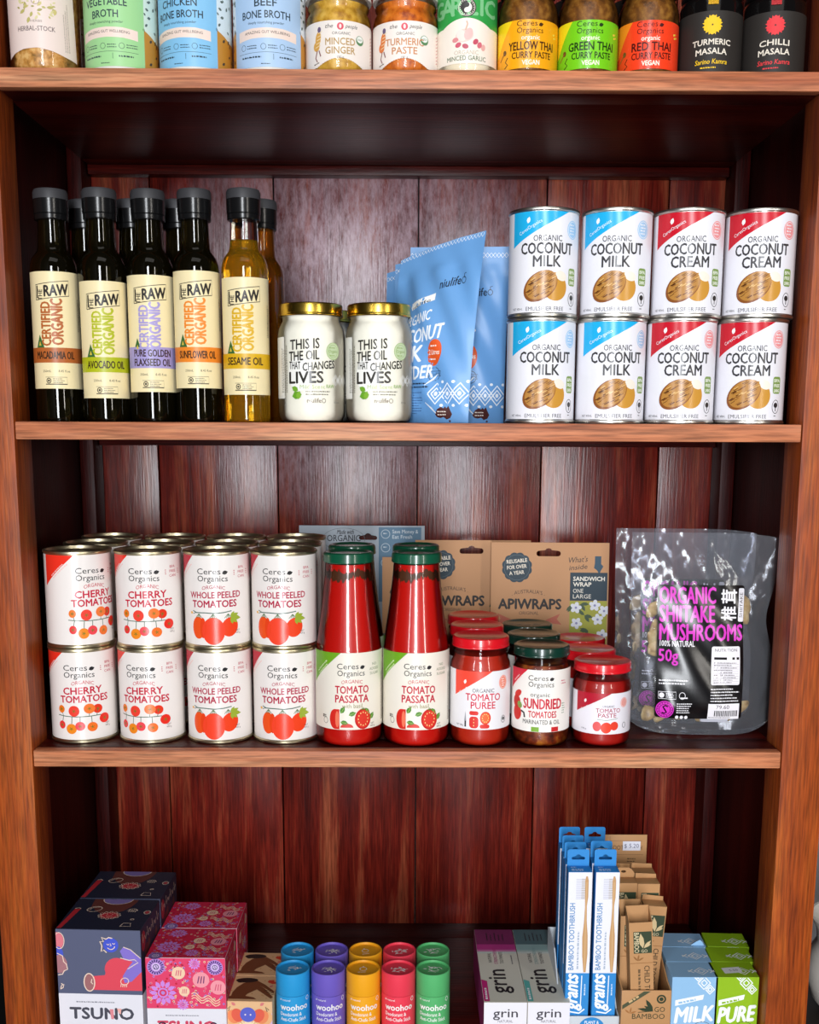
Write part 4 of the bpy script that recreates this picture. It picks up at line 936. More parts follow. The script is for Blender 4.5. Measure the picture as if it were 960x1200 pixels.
# garlic: straight sided jar in a full sleeve
def garlic_art():
    a = Art(); R = 29.7; W = PI*R-0.1; g = '#2f9a46'
    a.rect(-W, 10, W, 92, '#efe4d6', 0)
    a.poly([(-W, 92), (-W, 46), (-26, 46)]+[(-26+52*i/16, 46+8*math.sin(PI*i/16)) for i in range(1, 16)]+[(26, 46), (W, 46), (W, 92)], g, 1)
    for ch, x in (('G', -33), ('A', -20), ('R', -9), ('L', 6), ('I', 15), ('C', 26)): a.text(ch, x, 57, 16, '#7cbf86', layer=2, bold=0.03)
    a.ell(0, 64, 9.2, 9.2, '#2a2422', 3, n=30); a.ring(0, 64, 8.2, 8.2, 0.5, '#e8dfd2', 4, 28); a.ell(0, 64, 5, 5, '#efe6da', 4, n=22); a.ell(0, 64, 5, 5, '#2a2422', 5, a0=90, a1=270, n=16); a.ell(0, 66.5, 2.5, 2.5, '#2a2422', 6, n=14); a.ell(0, 61.5, 2.5, 2.5, '#efe6da', 6, n=14)
    for q in range(20): a.ell(6.6*math.cos(q*.314), 64+6.6*math.sin(q*.314), .5, .5, '#e8dfd2', 5, n=6)
    a.ell(-2, 37, 9, 6.5, '#e9c8be', 2, rot=12); a.ell(-5, 37, 4.5, 6, '#f0dad0', 3, rot=25); a.ell(2, 38.5, 4, 6, '#e2b4ae', 3, rot=-20); a.line([(-1, 42), (1, 48), (0, 51)], 1.5, '#cfa894', 3)
    for x, y, c, r_ in ((-8, 28, '#c8566a', 30), (-1, 26.5, '#b84a60', -20), (9, 31, '#c04a60', 50), (13, 28, '#d06a78', 70), (17, 26, '#e2a8a0', 80), (-11, 33, '#d88a8c', 10)): a.ell(x, y, 3.2, 2.4, c, 4, rot=r_, n=14)
    a.text('ORGANIC', 0, 18.5, 4.2, '#b9ab98', w=24); a.text('MINCED GARLIC', 0, 12.5, 4.4, '#6e7f66', w=40, arc=0.6, bold=0.012)
    return a
ga = jar('garlic_jar', 'minced garlic jar with green topped sleeve and round black emblem', 'jar', (0.0562, 0.0405, zt), rad(-4), [(0, 2.5), (20, 2), (25, 0), (28, 1.6), (29.3, 5), (29.5, 9), (29.5, 93), (28, 98), (26.5, 101), (26.5, 110)], 97, (28.5, 102, 116), GARL, P('#2f8a42', 0.35), None, 'minced_garlic')
lay(garlic_art().vscale(0.93, -1), cyl(29.7), 'label', ga, du=30*rad(7), fin=PAPER, off0=0.0)
YJ = [(0, 2.5), (20, 2.0), (25, 0), (28, 1.8), (29.2, 5), (29.5, 9), (29.5, 58), (28.6, 64), (26.0, 70), (24.6, 74), (24.6, 86)]
def curry_art(word, base, dk, tri):
    a = Art(); H = 46; k = dk; a.rect(-50, 0, 50, H, base, 0); a.poly([(-40, H), (-17, H), (-36, 16), (-40, 14)], tri, 1)
    ceres(a, 1, 33.5, 5.2, dk); a.text('organic', 1.5, 27, 4.4, '#f4ead8', w=18, bold=0.012)
    a.text(word, 3, 17.5, 7.8, k, w=47 if len(word) > 8 else 40, bold=0.02); a.text('CURRY PASTE', 3, 9.6, 6.0, k, w=40, bold=0.016); a.text('VEGAN', 2, 3.2, 4.4, '#f4ead8', w=17, bold=0.025)
    a.ell(-26, 17, 2.2, 2.6, '#6b4a22', 2); a.line([(-26, 17), (-33, 10)], 1.2, '#8a5a26', 2); a.line([(-22, 12), (-25, 8), (-22, 5), (-26, 2)], 1.0, dk, 2); a.micro(27, 33, 6, 2, '#f2d24a', 1.8, 3.2, 2, rot=20)
    return a
CURRY = chunky('curry_paste', ('#4a2a0c', '#7a4a16', '#9a6a28'), 80)
grp = 'jars of curry paste on the top shelf'
for i, (w_, base, dk, tri, lm, x, nm, rt) in enumerate((('YELLOW THAI', '#f2a516', '#4a2c10', '#f4cf1a', '#1d1a18', 0.1162, 'orange labelled yellow', -3), ('GREEN THAI', '#74c81c', '#1f3a12', '#e6d81c', '#1d1a18', 0.1757, 'lime green labelled green', -6), ('RED THAI', '#f0401e', '#4a1410', '#f2851e', '#1d1a18', 0.2355, 'scarlet labelled red', -9))):
    cj = jar('curry_paste_jar', '%s curry paste jar, front of the top shelf' % nm, 'jar', (x, 0.0405, zt), rad(rt), YJ, 80, (27.2, 76, 92), CURRY, P(lm, 0.3), grp, 'curry_paste')
    lay(curry_art(w_, base, dk, tri).vscale(0.95, 0), cyl(29.7, 0, 4.5), 'label', cj, du=30*rad(7), fin=GLOSSY, off0=0.0)
    dup(cj, (x-0.0015, 0.1035, zt), rad(rt+20), 'second %s curry paste jar, behind the front one' % nm)
def masala_art(words, c):
    a = Art(); a.rect(-52, 0, 52, 58, '#2e2a27', 0); w = '#e6dccb'
    for q in range(6):
        t = q*1.047+0.52
        for d in (-0.4, 0.4): leaf(a, 0.6*math.cos(t), 45+0.6*math.sin(t), 9.2, c, math.degrees(t+d*0.9), 0.42, 2)
        a.ell(7.2*math.cos(t), 45+7.2*math.sin(t), 1.9, 1.9, c, 2, n=12)
    a.text(words[0], 0, 25.5, 5.2, w, w=4.4*len(words[0])+2, arc=1.2, bold=0.02); a.text('MASALA', 0, 17.0, 5.4, w, w=30, arc=1.0, bold=0.02)
    a.text('Sarino Kamra', 0, 8.2, 4.4, c, w=31, shear=0.15, bold=0.012, arc=0.5); a.micro(-10, 4.5, 20, 1, c, 1.3, 2, 3)
    return a
for words, c, x, lab, rt in ((('TURMERIC',), '#efc21c', 0.2975, 'black turmeric masala jar with yellow flower and ribbon', -11), (('CHILLI',), '#e0393f', 0.3600, 'black chilli masala jar with red flower and ribbon, beside the right post', -14)):
    mj = thing('masala_jar', lab, 'jar', (x, 0.0420, zt), rad(rt), 'black masala spice jars')
    lathe([(0, 2.5), (22, 2), (27, 0), (29.6, 1.6), (30.4, 4), (30.6, 8), (30.6, 66), (29, 71), (26, 74), (26, 80), (0, 80)], 'dark_glass', P('#0d0b0b', 0.12, 0, 0.6), mj, 48, 40)
    lathe([(0, 74.5), (28.6, 74), (29.4, 75), (29.4, 88), (28, 90), (0, 89.6)], 'lid', P('#161313', 0.3), mj, 48, 30)
    lay(masala_art(words, c).vscale(0.97, 0), cyl(30.8, 0, 1), 'label', mj, du=31*rad(7), fin=lambda c_: P(c_, 0.5, 0, 0.3), off0=0.0)
    bm = bmesh.new(); pr = [(31.2, 63), (31.2, 66.5), (30.2, 72.5), (29.9, 75), (29.9, 88.5), (28.4, 90.6), (10, 90.6)]
    vs = [[bm.verts.new((u/1000, -math.sqrt(max(0, r*r-u*u))/1000, z/1000)) for u in (-4.8, -1.6, 1.6, 4.8)] for r, z in pr]
    for p_, q_ in zip(vs[:-1], vs[1:]):
        for i in range(3): bm.faces.new((p_[i], p_[i+1], q_[i+1], q_[i]))
    r_ = bmesh.ops.solidify(bm, geom=bm.faces[:], thickness=0.0003)
    finish(bm, 'ribbon', [P(c, 0.5)], mj)
#@@SHELF4
# ---------------------------------------------------------------- bottom shelf
zb = SH4+0.0003
def carton(name, lab, cat, loc, rz, W, D, H, col, grp=None, bev=0.0008):
    t = thing(name, lab, cat, loc, rz, grp)
    box('carton', -W/2, W/2, 0, D, 0, H, CARD(col), t, bev)
    return t
def fig_front():
    """a plump lying figure drawn in flat shapes, on the left a curly head cut by the edge"""
    a = Art(); cr = '#f0d6c2'; rd = '#e0495a'; pu = '#8672cc'
    a.rect(-47.6, 68, 47.6, 144.6, '#585d78', 1); a.rect(-47.6, 0.4, 47.6, 68, '#e6e4ec', 1)  # same navy as the top, painted lighter for the lit front
    a.ell(-46, 131, 7, 10, '#e07a86', 2); a.ring(-44, 131, 6, 10, 0.8, cr, 3); a.ell(-46, 115, 6, 9, '#4a5ac8', 2); a.ell(-45, 103, 9, 11, '#a8737a', 2)
    a.line([(-47, 116), (-41, 113), (-40, 106), (-37, 103), (-36, 97), (-40, 95), (-42, 91), (-47, 90)], 1.0, cr, 4)
    a.line([(-45, 73), (-42, 75), (-41, 79), (-44, 77), (-45, 73)], 1.0, cr, 4); a.line([(-44, 80), (-42, 78)], 1.0, cr, 4)
    a.ell(14, 127, 8.6, 8.6, '#4657cc', 3, n=26); a.line([(9, 118), (6, 121), (3, 119), (4, 126), (2, 131), (6, 131), (4, 136), (9, 134), (12, 136), (16, 135)], 1.2, cr, 4)
    a.ring(14, 126.5, 5, 5, 0.9, cr, 5, 14, a0=215, a1=350); a.ring(11, 128.5, 1.6, 1.6, 0.7, cr, 5, 8, a0=180, a1=360); a.ring(17.5, 129.5, 1.6, 1.6, 0.7, cr, 5, 8, a0=180, a1=360); a.line([(13.5, 129), (14.5, 126.5), (13, 126)], 0.7, cr, 5)
    a.poly([(-12, 73), (-12, 89), (6, 91), (9, 102), (18, 110), (30, 111), (42, 108), (47.6, 104), (47.6, 73)], rd, 2)
    a.ell(20, 98, 14, 14, rd, 2.5); a.ell(-12, 82, 6, 10.5, '#a06a6c', 4, n=22); a.ring(-12, 82, 6.6, 11.2, 1.2, cr, 5, 22); a.line([(-9, 86), (-10, 82), (-8, 80)], 1.0, cr, 5)
    a.poly([(24, 120), (28, 125), (35, 123), (47.6, 111), (47.6, 98), (38, 108), (28, 110)], pu, 3); a.poly([(38, 108), (47.6, 112), (47.6, 96), (36, 84), (28, 82), (26, 90), (32, 100)], pu, 3)
    a.line([(24, 112), (34, 109.5), (40, 110.5), (44, 107), (32, 99)], 0.9, cr, 4); a.line([(28, 125), (36, 122), (47, 112)], 0.9, cr, 4)
    a.ring(28, 84, 5, 4.5, 0.8, cr, 5, 14, rot=30)
    for q in range(4): a.line([(24+2*q, 81), (23.4+2.2*q, 77.2)], 0.8, cr, 5)
    a.micro(-28, 57.5, 58, 1, '#8a8a94', 1.5, 2, 3)
    a.text('TSUNO', 0.5, 38, 13, '#4a4a56', w=72, bold=0.035)
    a.poly([(9.5, 50), (11, 38), (14, 38), (14, 50)], '#e08a92', 4); a.poly([(18, 51), (19.5, 46), (22, 44), (23, 51)], '#f0b0a8', 4)
    return a
def fig_top():
    a = Art(); cr = '#f0d6c2'
    a.rect(-47.6, 0.4, 47.6, 79.6, '#262a3e', 1)  # same navy as the front, painted darker for the shaded top
    a.poly([(-47, 2), (-42, 2), (-36, 52), (-43, 52)], '#c9303a', 2); a.line([(-43, 52), (-39, 55), (-36, 52)], 1, cr, 3)
    a.poly([(-24, 40)]+[(-2+26*math.cos(rad(t)), 79.6-40*math.sin(rad(t))) for t in range(170, 9, -20)]+[(24, 79.6), (-28, 79.6)], '#6e3a34', 2); a.ell(0, 80, 17, 14, '#8a78b8', 3, a0=180, a1=360); a.ring(0, 80, 18, 15, 1.0, cr, 4, 20, a0=180, a1=360)
    a.ring(-20, 52, 9, 7, 0.9, cr, 4, 18, rot=25); a.line([(-28, 48), (-22, 56), (-14, 58)], 0.9, cr, 4)
    a.ell(2, 36, 11, 8, '#c93542', 3)
    for q in range(12): a.ring(2+11*math.cos(q*.524), 36+8*math.sin(q*.524), 2.4, 2.4, 0.7, cr, 4, 8)
    a.ring(2, 36, 4, 3, 0.7, cr, 5, 10, a0=200, a1=340); a.ell(-1, 39, .8, .8, cr, 5, n=8); a.ell(5, 39, .8, .8, cr, 5, n=8)
    for q in range(4): a.line([(21+2.4*q, 46), (22+2.4*q, 53-abs(q-1.5))], 0.9, cr, 4)
    a.ring(25, 49, 6, 6, 0.8, cr, 4, 14, a0=0, a1=180)
    a.line([(22, 9), (24, 17), (32, 17), (34, 9), (22, 9)], 0.9, cr, 4); a.ring(31, 27, 2.4, 2, 0.8, cr, 4, 12); a.ring(43, 46, 4, 5, 0.9, cr, 4, 12); a.ell(43, 46, 2.6, 3.2, '#b8404a', 3)
    return a
def fig_side():
    a = Art(); cr = '#f0d6c2'; a.rect(0.4, 0.4, 79.6, 144.6, '#262a3e', 1); a.rect(0.4, 0.4, 79.6, 68, '#e6e4ec', 2)  # side takes the same darkened, shaded navy as the top
    a.ell(10, 128, 8, 12, '#a02a34', 3); a.ell(22, 108, 9, 12, '#5a2428', 3)
    for q in range(7): a.line([(6+10*q, 138-6*(q % 2)), (9+10*q, 126), (14+10*q, 132)], 1.0, cr, 4); a.ell(12+10*q, 100+8*(q % 3), 4, 6, ('#8a2a34', '#3a2a44', '#5a3a34')[q % 3], 3)
    return a
nv = carton('pad_box', 'navy box with a red lying figure, in front at the left end', 'box', (-0.3432, 0.0160, zb), rad(-2.6), 0.0955, 0.080, 0.145, '#3a3e54', 'navy patterned boxes')
lay(fig_front().clip(-47.5, 47.5, 0.5, 144.5), front(0.0), 'front_print', nv, fin=CARD, off0=0.00003); lay(fig_top().clip(-47.5, 47.5, 0.5, 79.5), top(0.145), 'top_print', nv, fin=CARD, off0=0.00003); lay(fig_side(), right_side(0.04775), 'side_print', nv, fin=CARD, off0=0.00003)
dup(nv, (-0.3392, 0.0985, zb), rad(-1.8), 'navy patterned box behind the front navy box')
def dots_art(W, H, x0, y0, x1, y1, seed, main, big):
    a = Art(); rr = random.Random(seed); a.rect(x0, y0, x1, y1, main, 1)
    pk, cr, la, nv_ = '#f0879a', '#f3cfae', '#b78ad6', '#3a2a6a'
    for i in range(int((x1-x0)*(y1-y0)/26)):
        x, y = rr.uniform(x0+2, x1-2), rr.uniform(y0+2, y1-2); a.ell(x, y, 1.3, 1.3, rr.choice([cr, pk, '#c8203c', la]), 2, n=10); a.ell(x, y, .6, .6, rr.choice([nv_, '#c8203c']), 3, n=8)
    for k_, x, y, r in big:
        if k_ == 'm':
            a.ell(x, y, r, r, la, 4, n=24)
            for q in range(18): t = q*PI/9; a.line([(x+r*.58*math.cos(t), y+r*.58*math.sin(t)), (x+r*.9*math.cos(t), y+r*.9*math.sin(t))], r*.14, nv_, 5)
            a.ell(x, y, r*.48, r*.48, '#dcc4ee', 5, n=18); a.ring(x, y, r*.34, r*.34, r*.09, nv_, 6, 16); a.line([(x-r*.12, y-r*.2), (x, y+r*.2), (x+r*.12, y-r*.2)], r*.09, nv_, 6)
        if k_ == 'f':
            for q in range(12): t = q*PI/6; leaf(a, x+r*.42*math.cos(t), y+r*.42*math.sin(t), r*.6, '#cf8ae0', math.degrees(t), 0.55, 4)
            a.ell(x, y, r*.4, r*.4, '#cf8ae0', 5, n=18); a.ell(x, y, r*.28, r*.28, '#d83060', 6, n=16); a.ell(x, y, r*.15, r*.15, la, 7, n=12)
        if k_ == 'c':
            a.ell(x, y, r, r, cr if r < 8 else '#f29aa6', 5, n=22)
            for q in range(3): a.line([(x-r*.4+q*r*.35, y-r*.45), (x-r*.2+q*r*.3, y+r*.45)], r*.14, '#d85a78' if r < 9 else '#7a3a6a', 6)
        if k_ == 'w':
            for q in range(3): a.line([(x+r*i/6, y-3.0*q+2.6*math.sin(i*1.1)-i*.6) for i in range(13)], 1.1, cr, 6)
    return a
rb_front = dots_art(90, 111, -44.6, 50, 44.6, 110.6, 3, '#e2406a', [('m', -33, 100, 10), ('m', 33, 100, 9), ('f', -26, 69, 15), ('c', -8, 93, 7.5), ('c', 17, 85, 9.4), ('c', 36, 76, 8.6), ('c', -2, 71, 6), ('w', 6, 68, 16), ('f', 10, 104, 7), ('f', -4, 55, 7)])
rb_front.rect(-44.6, 0.4, 44.6, 50, '#e6e4ec', 4); rb_front.micro(-24, 41, 50, 1, '#8a8a94', 1.3, 2, 6); rb_front.text('TSUNO', 0, 22, 12.5, '#d0405e', w=66, bold=0.04, layer=6)
for x in (-28, 30): rb_front.ring(x, 28, 5, 6, 1.6, '#2b2a40', 7, 14)
rb_top = dots_art(90, 73, -44.6, 0.4, 44.6, 72.6, 5, '#d8264a', [('f', -24, 26, 14), ('f', -20, 60, 10), ('c', 8, 42, 7), ('c', 30, 40, 9), ('c', 0, 26, 5.5), ('w', 8, 30, 14), ('w', 14, 62, 13), ('f', 5, 12, 8), ('m', -34, 4, 8)])
rb_side = dots_art(73, 111, 0.4, 50, 72.6, 110.6, 9, '#d8264a', [('c', 20, 90, 7), ('w', 30, 80, 14), ('f', 50, 70, 9), ('c', 60, 96, 6)])
rb = carton('pad_box', 'pink and red patterned box in front, beside the navy box', 'box', (-0.2475, 0.0170, zb), rad(-1), 0.0895, 0.073, 0.111, '#e0dee6', 'red patterned boxes')
lay(rb_front, front(0.0), 'front_print', rb, fin=CARD, off0=0.00003); lay(rb_top, top(0.111), 'top_print', rb, fin=CARD, off0=0.00003); lay(rb_side, right_side(0.04475), 'side_print', rb, fin=CARD, off0=0.00003)
dup(rb, (-0.2455, 0.0915, zb), rad(-1.2), 'pink and red patterned box behind the front one')
def tan_front():
    a = Art(); a.rect(-27.6, 0.4, 27.6, 55.6, '#e6b98a', 1)
    for s in (-1, 1):
        for q, c in enumerate(('#e2604a', '#ea8a5a', '#eab07a', '#c9b6dc')):
            a.ell(s*(12+4.6*q), 39-1.8*q, 6.5, 8.5, c, 6-q, rot=-s*22, n=20)
        a.line([(s*24, 46), (s*20, 50), (s*22, 44)], 0.9, '#3a2622', 7); leaf(a, s*14, 51, 6, '#d87a7a', 40 if s > 0 else 140, 0.6, 7)
    a.ell(0, 40, 9, 9, '#5a63c8', 8, n=26); a.ell(-3, 40, 1, 1, '#f0e0d8', 9, n=10); a.ell(3, 40, 1, 1, '#f0e0d8', 9, n=10)
    for q in range(9): leaf(a, 0, 22, 13, '#f3dcb8', 20+17.5*q, 0.25, 7)
    return a
def tan_top():
    """a bending figure with long dark hair, drawn as a flat silhouette"""
    a = Art(); b = '#7a4426'; d = '#2a1a16'; a.rect(-27.6, 0.4, 27.6, 57.6, '#e6b98a', 1)
    a.ell(-9, 48, 13, 5.5, d, 4, rot=2); a.ell(-16, 46, 4, 4, d, 4)
    a.poly([(-4, 47), (-12, 41), (-18, 31), (-21, 20), (-21, 12), (-26, 9), (-27, 5), (9, 5), (5, 9), (-5, 12), (-3, 17), (6, 27), (19, 13), (25, 7), (27, 10), (15, 29), (8, 36), (20, 25), (26.5, 19), (27, 23), (14, 38), (4, 47)], b, 3)
    leaf(a, 18, 42, 9, '#d8442e', 60, 0.7, 3); leaf(a, 20, 42, 8, '#d8442e', 110, 0.7, 3); leaf(a, 19, 42, 8, '#d8442e', 10, 0.7, 3); leaf(a, 20, 32, 6, '#d87a7a', 60, 0.6, 3)
    for q in range(4): a.line([(15+3*q, 24-3*q), (20+2.5*q, 26-3*q)], 1.1, d, 5)
    rr = random.Random(4)
    for q in range(14): a.ell(rr.uniform(-26, 26), rr.uniform(3, 55), 0.9, 0.9, '#c98a4e', 2, n=8)
    return a
tb = carton('pad_box', 'small tan box with a bending brown figure on top, in front', 'box', (-0.1795, 0.0220, zb), rad(-2), 0.0555, 0.058, 0.056, '#e6b98a', 'small tan boxes')
lay(tan_front().clip(-27.5, 27.5, 0.5, 55.5), front(0.0), 'front_print', tb, fin=CARD, off0=0.00003); lay(tan_top().clip(-27.5, 27.5, 0.5, 57.5), top(0.056), 'top_print', tb, fin=CARD, off0=0.00003)
dup(tb, (-0.1772, 0.0815, zb), rad(-2), 'small tan box behind the front tan box')
def stick(lab, loc, rot, col, k_):
    t = thing('deodorant_stick', lab, 'deodorant', loc, rot, 'coloured deodorant sticks in two rows'); R, H = 19.4, 88.0; m = P(col, 0.45, 0, 0.4)
    lathe([(0, 0.6), (R-1, 0.4), (R-0.2, 0), (R, 0.8), (R, 61.3), (0, 61.3)], 'tube', m, t, 44, 30)
    c = lathe([(0, 61.8), (R-0.2, 61.6), (R, 62), (R, H-0.8), (R-0.6, H), (R-1.6, H), (R-2.0, H-0.6), (R-2.2, H-2.6), (0, H-2.6)], 'cap', m, t, 44, 30)
    w = '#f3f0ee'; a = Art(); a.text('all natural', -9, 56.2, 2.4, w, w=13); a.text('woohoo', 2, 45.2, 7.2, w, w=33, bold=0.02); a.text('Deodorant &', -2, 38.3, 4.2, w, w=25, bold=0.008); a.text('Anti-Chafe Stick', 1, 32, 4.2, w, w=31, bold=0.008); a.ring(19, 57, 2.2, 2.8, 0.6, w, 3, 12); a.micro(-10, 12, 24, 3, w, 1.2, 3)
    lay(a.shift(-1, 0), cyl(R+0.1), 'print', t, du=R*rad(9), fin=PAPER, off0=0.0)
    b = Art(); rr = random.Random(k_)
    if k_ == 2:
        b.ring(0, 1, 4.2, 4.4, 0.8, w, 3, 18); b.poly([(-1, 5), (0, 7.5), (1.5, 5)], w, 3); b.micro(-6, -7, 12, 1, w, 1.2)
    else:
        for i in range(5):
            x = rr.uniform(-8, 2); y = rr.uniform(-6, 4); b.line([(x, y), (x+3, y+rr.uniform(0, 3)), (x+6, y+rr.uniform(-1, 4)), (x+9, y+rr.uniform(-2, 5))], 0.8, w, 3)
        for i in range(8 if k_ != 0 else 3): leaf(b, rr.uniform(-8, 6), rr.uniform(-6, 6), rr.uniform(3, 6), w, rr.uniform(0, 360), 0.35, 3)
    b.box = (-16.5, 16.5, -16.5, 16.5)
    lay(b, top((H-2.6)/1000), 'lid_drawing', c, fin=PAPER, off0=0.00003)
    return t
sx = (-0.1300, -0.0895, -0.0496, -0.0095, 0.0300)
for i, (col, nm) in enumerate((('#2a9bd8', 'sky blue'), ('#6f5cc0', 'violet'), ('#f2a81e', 'amber'), ('#ea3d52', 'coral red'), ('#55b06c', 'green'))):
    s0 = stick('%s deodorant stick in the front row' % nm, (sx[i], 0.0405, zb), rad((6, 5, 2, -1, -2)[i]), col, i)
    dup(s0, (sx[i]+0.0010, 0.0850, zb), rad(20), '%s deodorant stick in the back row' % nm)
def grin_box(lab, x0, x1, c, mid, flag, dark):
    W = (x1-x0)*1000; t = carton('toothpaste_box', lab, 'box', ((x0+x1)/2, 0.0205, zb), 0, W/1000-0.0006, 0.184, 0.056, '#dedace', 'toothpaste boxes lying end on'); h = W/2-0.6
    a = Art(); a.rect(-h, 0.3, h, 183.6, '#d6d3c4', 1); a.rect(-h, 142, h, 183.6, dark, 2)
    for q in range(5): a.rect(-h, 118+4.8*q, h, 142, [mid, mid, c, c, c][q] if q else '#d2c4c0' if flag[1] == '#' and c != '#8fb0b0' else '#c8d2cc', 2+q)
    for q in range(5): a.micro(-9+5*q, 152, 22, 1, '#2a2530', 1.4, 2, 9, rot=90, seed=q)
    a.text('grin', 5, 48, 21, '#26242a', w=56, rot=90, bold=0.012, layer=9)
    for q, s in enumerate(('NATURAL', 'STRENGTHENING', 'TOOTHPASTE')): a.text(s, -8+7*q, 106 if q != 1 else 112, 4.2, ('#4a464c', c, '#4a464c')[q], w=(24, 44, 30)[q], rot=90, layer=9)
    a.poly([(-h, 2), (-h+6.5, 2), (-h+6.5, 48), (-h, 52)], flag, 9); a.micro(-h+4.6, 6, 34, 1, '#f2eef0', 2.6, 3, 10, rot=90)
    a.micro(17, 90, 30, 1, '#6a666c', 1.4, 2, 9, rot=90)
    lay(a, top(0.056), 'top_print', t, fin=CARD, off0=0.00003)
    f = Art(); f.rect(-h, 0.3, h, 55.7, '#e4e2ea', 1); f.text('grin', 0, 38, 10.5, '#3a363e', w=28, bold=0.006); f.text('NATURAL', 0, 31.5, 3.2, '#6a666c', w=17); f.text('STRENGTHENING', 0, 26.6, 2.8, '#7a767c', w=28); f.text('TOOTHPASTE', 0, 21.6, 3.2, '#6a666c', w=26)
    lay(f, front(), 'end_print', t, fin=CARD, off0=0.00003)
    if flag == '#c8287a':
        l = Art(); l.rect(-183.6, 0.3, -0.3, 55.7, '#b0387c', 1); lay(l, left_side(-(W/1000-0.0006)/2), 'side_print', t, fin=CARD, off0=0.00003)
grin_box('pink banded toothpaste box, its end facing forward, beside the deodorants', 0.0870, 0.1365, '#b83a86', '#c87aa8', '#c8287a', '#7c2a5e')
grin_box('sea green banded toothpaste box, next to the brush display', 0.1365, 0.1850, '#8fb0b0', '#a4bfba', '#5cb0a8', '#4f7076')
# toothbrush display: grey tray with its boxes
zg = zb+0.0016
def tray(name, lab, x0, x1, y0, y1, hf, hb, col, th=0.0014, back=None):
    t = thing(name, lab, 'display box', ((x0+x1)/2, y0, zb), 0); W = x1-x0; D = y1-y0; m = CARD(col)
    box('base', -W/2, W/2, 0, D, 0, th, m, t); box('front_panel', -W/2, W/2, 0, th, th+0.0001, hf, m, t, 0.0003)
    for s in (-1, 1):
        bm = bmesh.new(); xa, xb = (s*W/2, s*(W/2-th)); pts = [(th+0.0001, th), (D-th-0.0001, th), (D-th-0.0001, hb), (D*0.55, hb), (D*0.12, hf*1.04), (th+0.0001, hf)]
        A = [bm.verts.new((xa, y, z)) for y, z in pts]; B = [bm.verts.new((xb, y, z)) for y, z in pts]
        bm.faces.new(A); bm.faces.new(list(reversed(B)))
        for i in range(len(pts)): j = (i+1) % len(pts); bm.faces.new((A[i], A[j], B[j], B[i]))
        bmesh.ops.recalc_face_normals(bm, faces=bm.faces); finish(bm, 'side_panel', [m], t, 30)
    box('back_panel', -W/2, W/2, D-th, D, th+0.0001, back or hb, m, t, 0.0003)
    return t
gt = tray('brush_display', 'pale grey cardboard tray holding the blue toothbrush boxes', 0.1755, 0.2418, 0.0260, 0.152, 0.036, 0.085, '#c4cad0')
g = Art(); g.ell(2, 21, 15, 14, '#2f86c8', 1, n=30); g.text('PLANT &', 2, 27, 3.6, '#eef4fa', w=16, bold=0.012, layer=3); g.text('CLEAN TEETH', 2, 21, 3.6, '#eef4fa', w=24, bold=0.012, layer=3); g.micro(-8, 16, 20, 2, '#eef4fa', 1.6, 3.4, 3)
lay(g, front(), 'front_print', [c for c in gt.children if c.name.startswith('front_panel')][0], fin=CARD, off0=0.00003)
GB = '#2e86cc'
def brush_art():
    a = Art(); a.rect(-13.2, 77, 13.2, 197.6, '#e6e6f0', 1); a.rect(-13.2, -8, 13.2, 77, GB, 1)
    wd = '#c29768'; hd = [(6.5, 78), (9.2, 78), (10.6, 100), (10.2, 122), (8.6, 140), (8.2, 158), (9.4, 168), (9.4, 188), (8.2, 193), (6.4, 193), (5.4, 188), (5.6, 168), (6.0, 156), (5.4, 138), (4.0, 120), (4.6, 98)]
    a.poly(hd, wd, 3); a.line([(7.6, 80), (7.6, 110), (7.0, 150), (7.4, 186)], 0.8, '#d4ae80', 4)
    for q in range(13): a.rect(-4.5, 166+1.9*q, 5.4, 167.0+1.9*q, '#c9c9d6', 2)
    for q in range(13): a.rect(1.5, 166.5+1.9*q, 5.4, 167.2+1.9*q, '#a89a86', 3)
    a.text('BAMBOO TOOTHBRUSH', -5.0, 121, 5.8, '#4d86b8', w=80, rot=90, bold=0.012); a.micro(0.6, 82, 60, 1, '#a8b4c4', 2.0, 2, 3, rot=90)
    a.text('grants', 0.5, 53, 15, '#f0f4f8', w=42, rot=90, bold=0.03, shear=0.25); a.line([(4.4, 36), (5.0, 74)], 1.0, '#f0f4f8', 4); a.line([(-8, 30), (3, 28), (9, 33)], 1.6, '#f0f4f8', 4)
    a.micro(9.4, 50, 18, 1, '#cfe0f0', 1.4, 2, 3, rot=90)
    return a
def brush_box(lab, loc):
    t = carton('toothbrush_box', lab, 'box', loc, 0, 0.0266, 0.0190, 0.206, GB, 'blue and white toothbrush boxes', 0.0004)
    lay(brush_art().shift(0, 8.2), front(), 'front_print', t, fin=CARD, off0=0.00003)
    b = Art(); b.micro(-9, 7, 18, 2, '#eef4fa', 1.8, 3.4, 3); b.micro(-9, 13, 8, 1, '#eef4fa', 1.4, 3.4, 3); lay(b, top(0.206), 'top_print', t, fin=CARD, off0=0.00003)
    o = [(-12.4, 0), (12.4, 0)]+[(12.4-2.5+2.5*math.cos(rad(q)), 17+2.5*math.sin(rad(q))) for q in (0, 30, 60, 90)]+[(-12.4+2.5-2.5*math.sin(rad(q)), 17+2.5*math.cos(rad(q))) for q in (0, 30, 60, 90)]
    h = rrect(-7.5, 7.4, 7.5, 10.6, 1.4); h = h[:5]+[(3, 11.4), (2, 13), (0, 13.6), (-2, 13), (-3, 11.4)]+h[5:]
    bm = plate_bm(o, [h], 0.6)
    for v in bm.verts: v.co += Vector((0, 0.0183, 0.206))
    tb_ = finish(bm, 'hang_tab', [CARD(GB)], t, 30)
    return t
g0 = brush_box('toothbrush box, front of the left column', (0.1934, 0.0300, zg))
